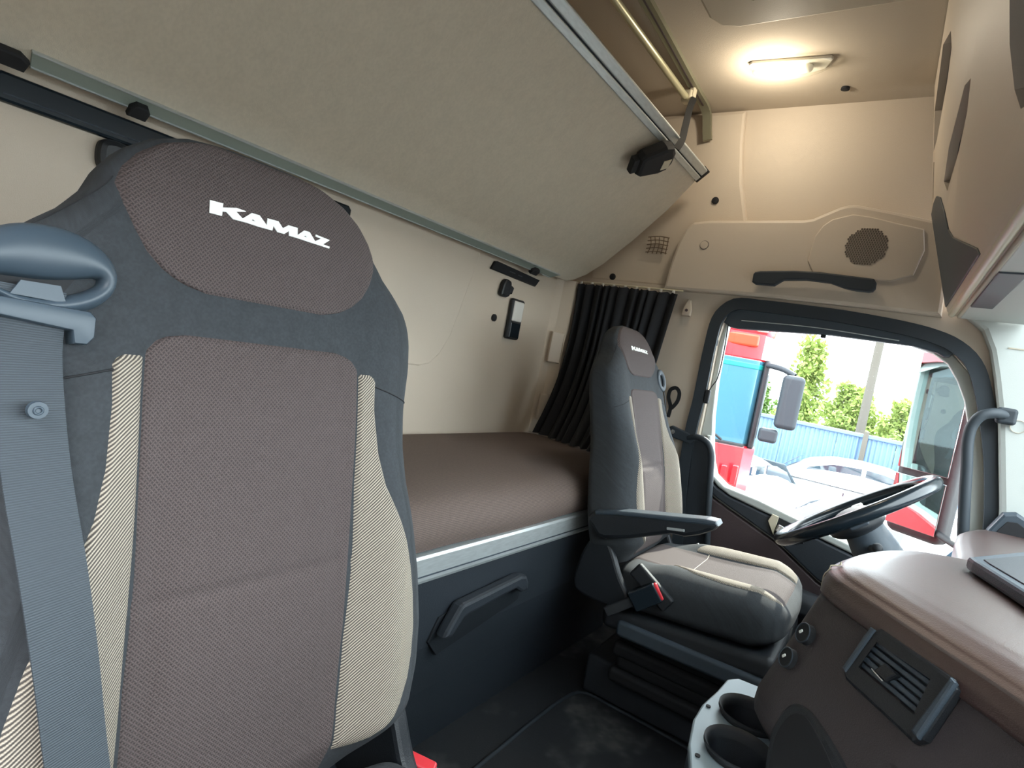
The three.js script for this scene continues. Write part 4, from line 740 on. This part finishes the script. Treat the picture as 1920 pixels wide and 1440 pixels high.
// ================= floor details =================
{
  const t = thing('floor_mat', 'black rubber floor mat with raised rim between the seats', 'floor mat');
  const o = [[0.60, 1.62], [0.655, 1.10], [0.655, 0.735], [0.63, 0.705], [0.10, 0.700], [-0.60, 0.72], [-0.60, 1.62]];
  part('mat', metreUV(flatSlab(o, 0.001, 0.009, 0.003)), M.floor, t);
  part('rim', tube([[-0.55, 0.012, 0.728], [0.10, 0.012, 0.709], [0.60, 0.012, 0.713], [0.64, 0.012, 0.735], [0.646, 0.012, 0.80], [0.646, 0.012, 1.1], [0.60, 0.012, 1.55]], 0.0055, 60, 8), M.rubber, t);
}

// ================= outside =================
const GY = -1.4;
{
  const g = structure('ground', 'grey asphalt yard outside the cab'); g.name = 'floor_yard';
  part('asphalt', metreUV(at(new THREE.BoxGeometry(160, 0.1, 160), 0, GY - 0.05, 0)), M.asphalt, g);
}
// own exterior mirror on its arm
{
  const t = thing('door_mirror', 'tall exterior door mirror outside the driver window', 'mirror');
  const c = V(1.60, 1.03, 1.51), ry = 1.05; // yaw of the mirror face
  const g = new THREE.Group(); g.name = 'mirror_head'; g.position.copy(c); g.rotation.y = ry; t.add(g);
  part('housing', at(rbox(0.21, 0.74, 0.10, 0.035, 4), 0, 0, 0.056), M.black, g);
  part('mirror_glass', at(rbox(0.185, 0.46, 0.006, 0.002), 0, 0.12, 0.0), M.mirror, g, 'main mirror glass');
  part('mirror_glass', at(rbox(0.185, 0.20, 0.006, 0.002), 0, -0.235, 0.0), M.mirror, g, 'lower wide-angle mirror glass');
  part('upper_arm', tube([[1.63, 1.36, 1.56], [1.50, 1.40, 1.64], [1.27, 1.36, 1.70]], 0.014, 16, 8), M.black, t);
  part('lower_arm', tube([[1.63, 0.72, 1.56], [1.50, 0.70, 1.64], [1.27, 0.70, 1.74]], 0.014, 16, 8), M.black, t);
}
// neighbouring red truck, facing the cab
{
  const t = thing('red_truck', 'red truck cab with blue windscreen parked beyond the door window', 'truck');
  const x0 = 4.25, zr = 0.37, zl = -2.10, zm = (zr + zl) / 2; // front face x0, right edge zr
  const yb = -1.0;
  // cab body: plan with rounded front corners, extruded upwards
  const plan = [[x0 + 2.1, zl], [x0 + 0.25, zl], [x0 + 0.06, zl + 0.10], [x0, zl + 0.4], [x0 - 0.06, zm], [x0, zr - 0.4], [x0 + 0.06, zr - 0.10], [x0 + 0.25, zr], [x0 + 2.1, zr]];
  part('lower_body', flatSlab(plan, yb, 1.62, 0.02), M.truckRed, t);
  part('roof', flatSlab(plan.map(([x, z]) => [lerp(x0 + 1.1, x, 0.99), lerp(zm, z, 0.99)]), 1.375, 0.34, 0.02), M.truckRed, t);
  part('roof_dome', toCreasedNormals(flatSlab(plan, 1.34, 0.80, 0.36).ni(), 0.8), M.truckRed, t);
  part('rear_cab_body', at(new THREE.BoxGeometry(1.35, 0.80, zr - zl), x0 + 1.43, 1.0, zm), M.truckRed, t);
  // glasshouse
  const gl = part('windscreen', flatSlab(plan.map(([x, z]) => [lerp(x0 + 1.1, x, 0.99), lerp(zm, z, 0.985)]).map(([x, z]) => [Math.min(x, x0 + 0.75), z]), 0.62, 0.765, 0.01), M.truckGlass, t, 'blue tinted windscreen');
  part('glass_seal', flatSlab(plan.map(([x, z]) => [Math.min(lerp(x0 + 1.1, x, 1.0), x0 + 0.76), lerp(zm, z, 0.99)]), 0.585, 0.05, 0.01), M.black, gl);
  part('sun_strip', flatSlab(plan.map(([x, z]) => [Math.min(lerp(x0 + 1.1, x, 0.995), x0 + 0.5), lerp(zm, z, 0.987)]), 1.30, 0.05, 0.01), std({ color: 0x1f8f8c, roughness: 0.2 }), gl);
  part('wiper', tube([[x0 - 0.02, 0.64, zr - 0.30], [x0 - 0.04, 0.72, zr - 0.42], [x0 - 0.05, 0.82, zr - 0.50]], 0.012, 12, 6), M.black, gl);
  part('side_pillar', at(rbox(0.07, 0.80, 0.05, 0.02), x0 + 0.13, 1.0, zr - 0.05), M.black, t);
  part('roof_lamp', at(rbox(0.05, 0.05, 0.10, 0.015), x0 + 0.045, 1.655, zr - 0.15), M.lampWhite, t);
  part('visor_lamp', at(rbox(0.04, 0.11, 0.40, 0.02), x0 + 0.03, 1.545, zr - 0.36), M.lamp, t, 'orange red marker lamp');
  part('front_grille', at(rbox(0.05, 0.5, 1.6, 0.03), x0 - 0.06, -0.1, zm), M.black, t);
  for (let k = 0; k < 4; k++) part('fascia_fold', at(rbox(0.03, 0.18, 0.05, 0.012), x0 - 0.0, 0.36 - 0.02 * k, zr - 0.14 - 0.09 * k, 0, 0, 0.2), M.truckRed, t);
  const m = part('mirror_head', at(rbox(0.14, 0.46, 0.17, 0.04, 3), x0 - 0.03, 1.07, zr + 0.17), M.rubber, t, 'dark grey mirror housing');
  part('mirror_arm', tube([[x0 + 0.1, 1.36, zr - 0.05], [x0 + 0.02, 1.34, zr + 0.08], [x0 - 0.02, 1.30, zr + 0.17]], 0.025, 12, 8), M.rubber, m);
  part('lower_mirror', at(rbox(0.12, 0.12, 0.15, 0.03, 3), x0 - 0.0, 0.76, zr + 0.06), M.rubber, m);
  for (let k = 0; k < 5; k++) part('number_panel', at(rbox(0.01, 0.07, 0.035, 0.002), x0 + 0.13, 0.50 - k * 0.085, zr + 0.025), M.lampWhite, t);
  part('door_window', at(rbox(0.85, 0.62, 0.02, 0.03), x0 + 0.95, 0.98, zr + 0.003), M.carGlass, t);
  part('lower_trim', at(rbox(0.3, 0.5, 2.3, 0.05), x0 + 0.2, -1.1, zm), M.black, t);
  { const th = 0.27, px = x0 + 0.06, pz = zr - 0.02; t.rotation.y = th; t.position.set(px - (px * Math.cos(th) + pz * Math.sin(th)), 0, pz - (-px * Math.sin(th) + pz * Math.cos(th))); }
  for (const z of [zl + 0.2, zr - 0.2]) part('wheel', at(cyl(0.5, 0.5, 0.32, 32), x0 + 1.3, GY + 0.5, z, Math.PI / 2), M.tyre, t);
}
// cars: side profile along its length, lofted with a narrower glasshouse
function car(label, pos, turn, paint, s = 1, group = 'parked cars') {
  const t = thing('parked_car', label, 'car', group); t.position.set(...pos); t.rotation.y = turn; t.scale.setScalar(s);
  const L = table([[-2.15, 0.62], [-2.05, 0.82], [-1.5, 0.93], [-0.9, 0.98], [0.3, 0.98], [1.4, 0.98], [1.9, 0.95], [2.1, 0.80], [2.15, 0.60]]); // belt line along length (front at -x)
  const hw = table([[-2.15, 0.55], [-2.0, 0.72], [-1.5, 0.84], [0, 0.88], [1.5, 0.86], [2.0, 0.75], [2.15, 0.60]]);
  part('body', grid(40, 24, (i, j) => { const x = lerp(-2.15, 2.15, i), a = j * 2 * Math.PI, c = Math.cos(a), q = Math.sin(a), h = L(x); const p = Math.pow(Math.abs(c), 0.4) * Math.sign(c), r = Math.pow(Math.abs(q), 0.5) * Math.sign(q); const e = Math.pow(1 - Math.pow(Math.abs(i * 2 - 1), 14), 0.5); return V(x, 0.25 + (h - 0.25) * (0.5 + 0.5 * r * Math.max(e, 0.05)), p * hw(x) * Math.max(e, 0.4)); }), paint, t);
  const roof = table([[-0.95, 0.96], [-0.6, 1.12], [-0.2, 1.34], [0.1, 1.43], [0.6, 1.46], [1.1, 1.42], [1.5, 1.30], [1.85, 1.05], [1.95, 0.95]]);
  const rw = (x) => 0.62 + 0.1 * (1 - Math.abs((x - 0.5) / 1.5));
  const house = (lift, wid) => grid(36, 20, (i, j) => { const x = lerp(-0.95, 1.95, i), a = j * Math.PI, h = roof(x) - 0.94; const c = Math.cos(a), q = Math.sin(a); return V(x, 0.93 + Math.max(0.01, h + lift) * Math.pow(Math.abs(q), 0.55), Math.sign(c) * Math.pow(Math.abs(c), 0.6) * lerp(0.80, rw(x), Math.abs(q) * 0.9) * wid); });
  part('cabin', house(0, 1), paint, t);
  for (const sd of [-1, 1]) {
    part('side_window', slab([[-0.55, 0.98], [-0.18, 1.26], [0.15, 1.34], [0.45, 1.36], [0.45, 0.98]], 0.02, V(0, 0.0, sd * 0.775 + (sd > 0 ? -0.05 : 0.03)), X1, Y1, 0.004), M.carGlass, t);
    part('side_window', slab([[0.52, 0.98], [0.52, 1.36], [1.0, 1.32], [1.40, 1.17], [1.52, 0.98]], 0.02, V(0, 0.0, sd * 0.775 + (sd > 0 ? -0.05 : 0.03)), X1, Y1, 0.004), M.carGlass, t);
    part('door_mirror', at(rbox(0.16, 0.12, 0.14, 0.04), -0.55, 1.02, sd * 0.93), paint, t);
    for (const x of [-1.35, 1.35]) { const w = part('wheel', at(cyl(0.32, 0.32, 0.2, 28), x, 0.32, sd * 0.80, Math.PI / 2), M.tyre, t); part('hub_cap', at(cyl(0.2, 0.2, 0.21, 20), x, 0.32, sd * 0.80, Math.PI / 2), M.carSilver, w); }
  }
  part('windscreen', slab([[-0.62, 0], [0.62, 0], [0.54, 0.50], [-0.54, 0.50]], 0.012, V(-0.86, 1.0, 0), V(0, 0, 1), V(0.76, 0.65, 0).normalize(), 0.003), M.carGlass, t);
  part('rear_screen', slab([[-0.55, 0], [0.55, 0], [0.48, 0.42], [-0.48, 0.42]], 0.012, V(1.93, 1.02, 0), V(0, 0, -1), V(-0.75, 0.66, 0).normalize(), 0.003), M.carGlass, t);
  for (const sd of [-1, 1]) part('headlamp', at(rbox(0.12, 0.14, 0.30, 0.04), -2.04, 0.72, sd * 0.56), M.lampWhite, t);
  return t;
}
car('white hatchback nearest the red truck seen over its roof', [9.4, GY, -0.9], 2.85, M.carWhite, 1.05);
car('white car with wide bonnet just outside the driver window', [7.8, GY, 1.75], 2.75, M.carWhite, 1.05);
car('silver car in the far row by the fence', [12.95, GY, 1.3], 1.6, M.carSilver, 1.05);
car('dark blue car beyond the door mirror', [11.2, GY, 5.4], 1.7, phy({ color: 0x2a4a6a, roughness: 0.3, clearcoat: 1 }), 1.0);
// corrugated fence
{
  const t = thing('metal_fence', 'pale blue corrugated metal fence behind the parked cars', 'fence');
  const fx = 14.2, W = 1.15;
  for (let k = 0; k < 14; k++) {
    const z0 = -8 + k * W;
    part('fence_panel', grid(1, 46, (i, j) => { const q = j * 46 % 4; return V(fx + (q < 2 ? 0 : 0.03), lerp(GY, 0.56, i), z0 + j * (W - 0.01)); }), Object.assign(M.fence, { side: THREE.DoubleSide }), t);
  }
  for (let k = 0; k < 6; k++) part('fence_post', at(new THREE.BoxGeometry(0.1, 2.1, 0.1), fx - 0.06, GY + 1.05, -8 + k * 3.2 + 2.2), M.pole, t);
  part('top_rail', at(rbox(0.08, 0.09, 16, 0.02), fx - 0.02, 0.60, 0), M.fence, t);
}
{
  const t = thing('lamp_post', 'tall pale concrete lamp post behind the fence', 'post');
  part('shaft', at(cyl(0.07, 0.11, 8.5, 20), 15.2, GY + 4.25, 0.40), M.pole, t);
  part('base_collar', at(cyl(0.16, 0.18, 0.3, 20), 15.2, GY + 0.15, 0.40), M.pole, t);
}
function tree(label, x, z, h, w, mat, n) {
  const t = thing('leafy_tree', label, 'tree', 'trees behind the fence');
  part('trunk', at(cyl(0.08, 0.16, h * 0.6, 10), x, GY + h * 0.3, z), M.bark, t);
  const pos = [], idx = [];
  for (let k = 0; k < n; k++) {
    // leaves gathered into clumps inside an uneven crown
    const cl = Math.floor(rnd() * 26), ca = cl * 2.4, ch = ((cl * 37) % 26) / 26, cr = (0.25 + 0.6 * ((cl * 13) % 26) / 26) * w * (1 - 0.75 * Math.pow(Math.max(0, ch - 0.25) / 0.75, 1.2));
    const c = V(x + Math.cos(ca) * cr, GY + h * (0.18 + 0.80 * ch), z + Math.sin(ca) * cr);
    const r = 0.30 + 0.14 * w * (1 - ch), u = rnd() * 2 - 1, a = rnd() * 6.283, q = Math.cbrt(rnd()) * r;
    const p = V(c.x + q * Math.sqrt(1 - u * u) * Math.cos(a), c.y + q * u, c.z + q * Math.sqrt(1 - u * u) * Math.sin(a));
    const d = V(rnd() - 0.5, rnd() - 0.5, rnd() - 0.5).normalize(), e = new THREE.Vector3().crossVectors(d, V(rnd() - 0.5, rnd(), rnd() - 0.5)).normalize(), s = 0.05 + 0.05 * rnd(), b = pos.length / 3;
    for (const [i, j] of [[-1, 0], [0, -0.55], [1, 0], [0, 0.55]]) { const v = p.clone().addScaledVector(d, i * s).addScaledVector(e, j * s); pos.push(v.x, v.y, v.z); }
    idx.push(b, b + 1, b + 2, b, b + 2, b + 3);
  }
  const g = new THREE.BufferGeometry(); g.setAttribute('position', new THREE.Float32BufferAttribute(pos, 3)); g.setIndex(idx); g.computeVertexNormals();
  const f = part('foliage', g, mat, t); f.userData.kind = 'stuff';
}
tree('slender pale green tree rising above the others by the red truck mirror', 16.6, -1.15, 4.3, 0.8, M.leafA, 5200);
tree('broad bushy tree directly behind the blue fence', 18.8, -0.1, 3.2, 1.9, M.leafA, 10000);
tree('leafy tree between the lamp post and the door mirror', 16.4, 1.35, 2.9, 1.3, M.leafA, 8000);
tree('low bushy tree behind the fence left of the slender tree', 19.0, -2.9, 3.0, 1.2, M.leafB, 4500);
tree('tree seen beyond the right edge of the door mirror', 17.5, 4.2, 4.4, 1.5, M.leafA, 6500);
// grey box trailer standing alongside on the passenger side; it shades the open doorway
{
  const t = thing('box_trailer', 'dark grey box trailer parked alongside the passenger door', 'trailer');
  part('box_body', at(rbox(2.4, 2.7, 11, 0.05), -4.6, 1.25, 1.5), std({ color: 0x4a4d50, roughness: 0.6 }), t);
  part('chassis', at(rbox(1.2, 0.3, 10, 0.03), -4.6, -0.30, 1.5), M.black, t);
  for (const z of [-2.6, -1.4, 4.6]) for (const x of [-5.5, -3.7]) part('wheel', at(cyl(0.48, 0.48, 0.34, 28), x, GY + 0.48, z, 0, 0, Math.PI / 2), M.tyre, t);
}

renderer.render(scene, camera);
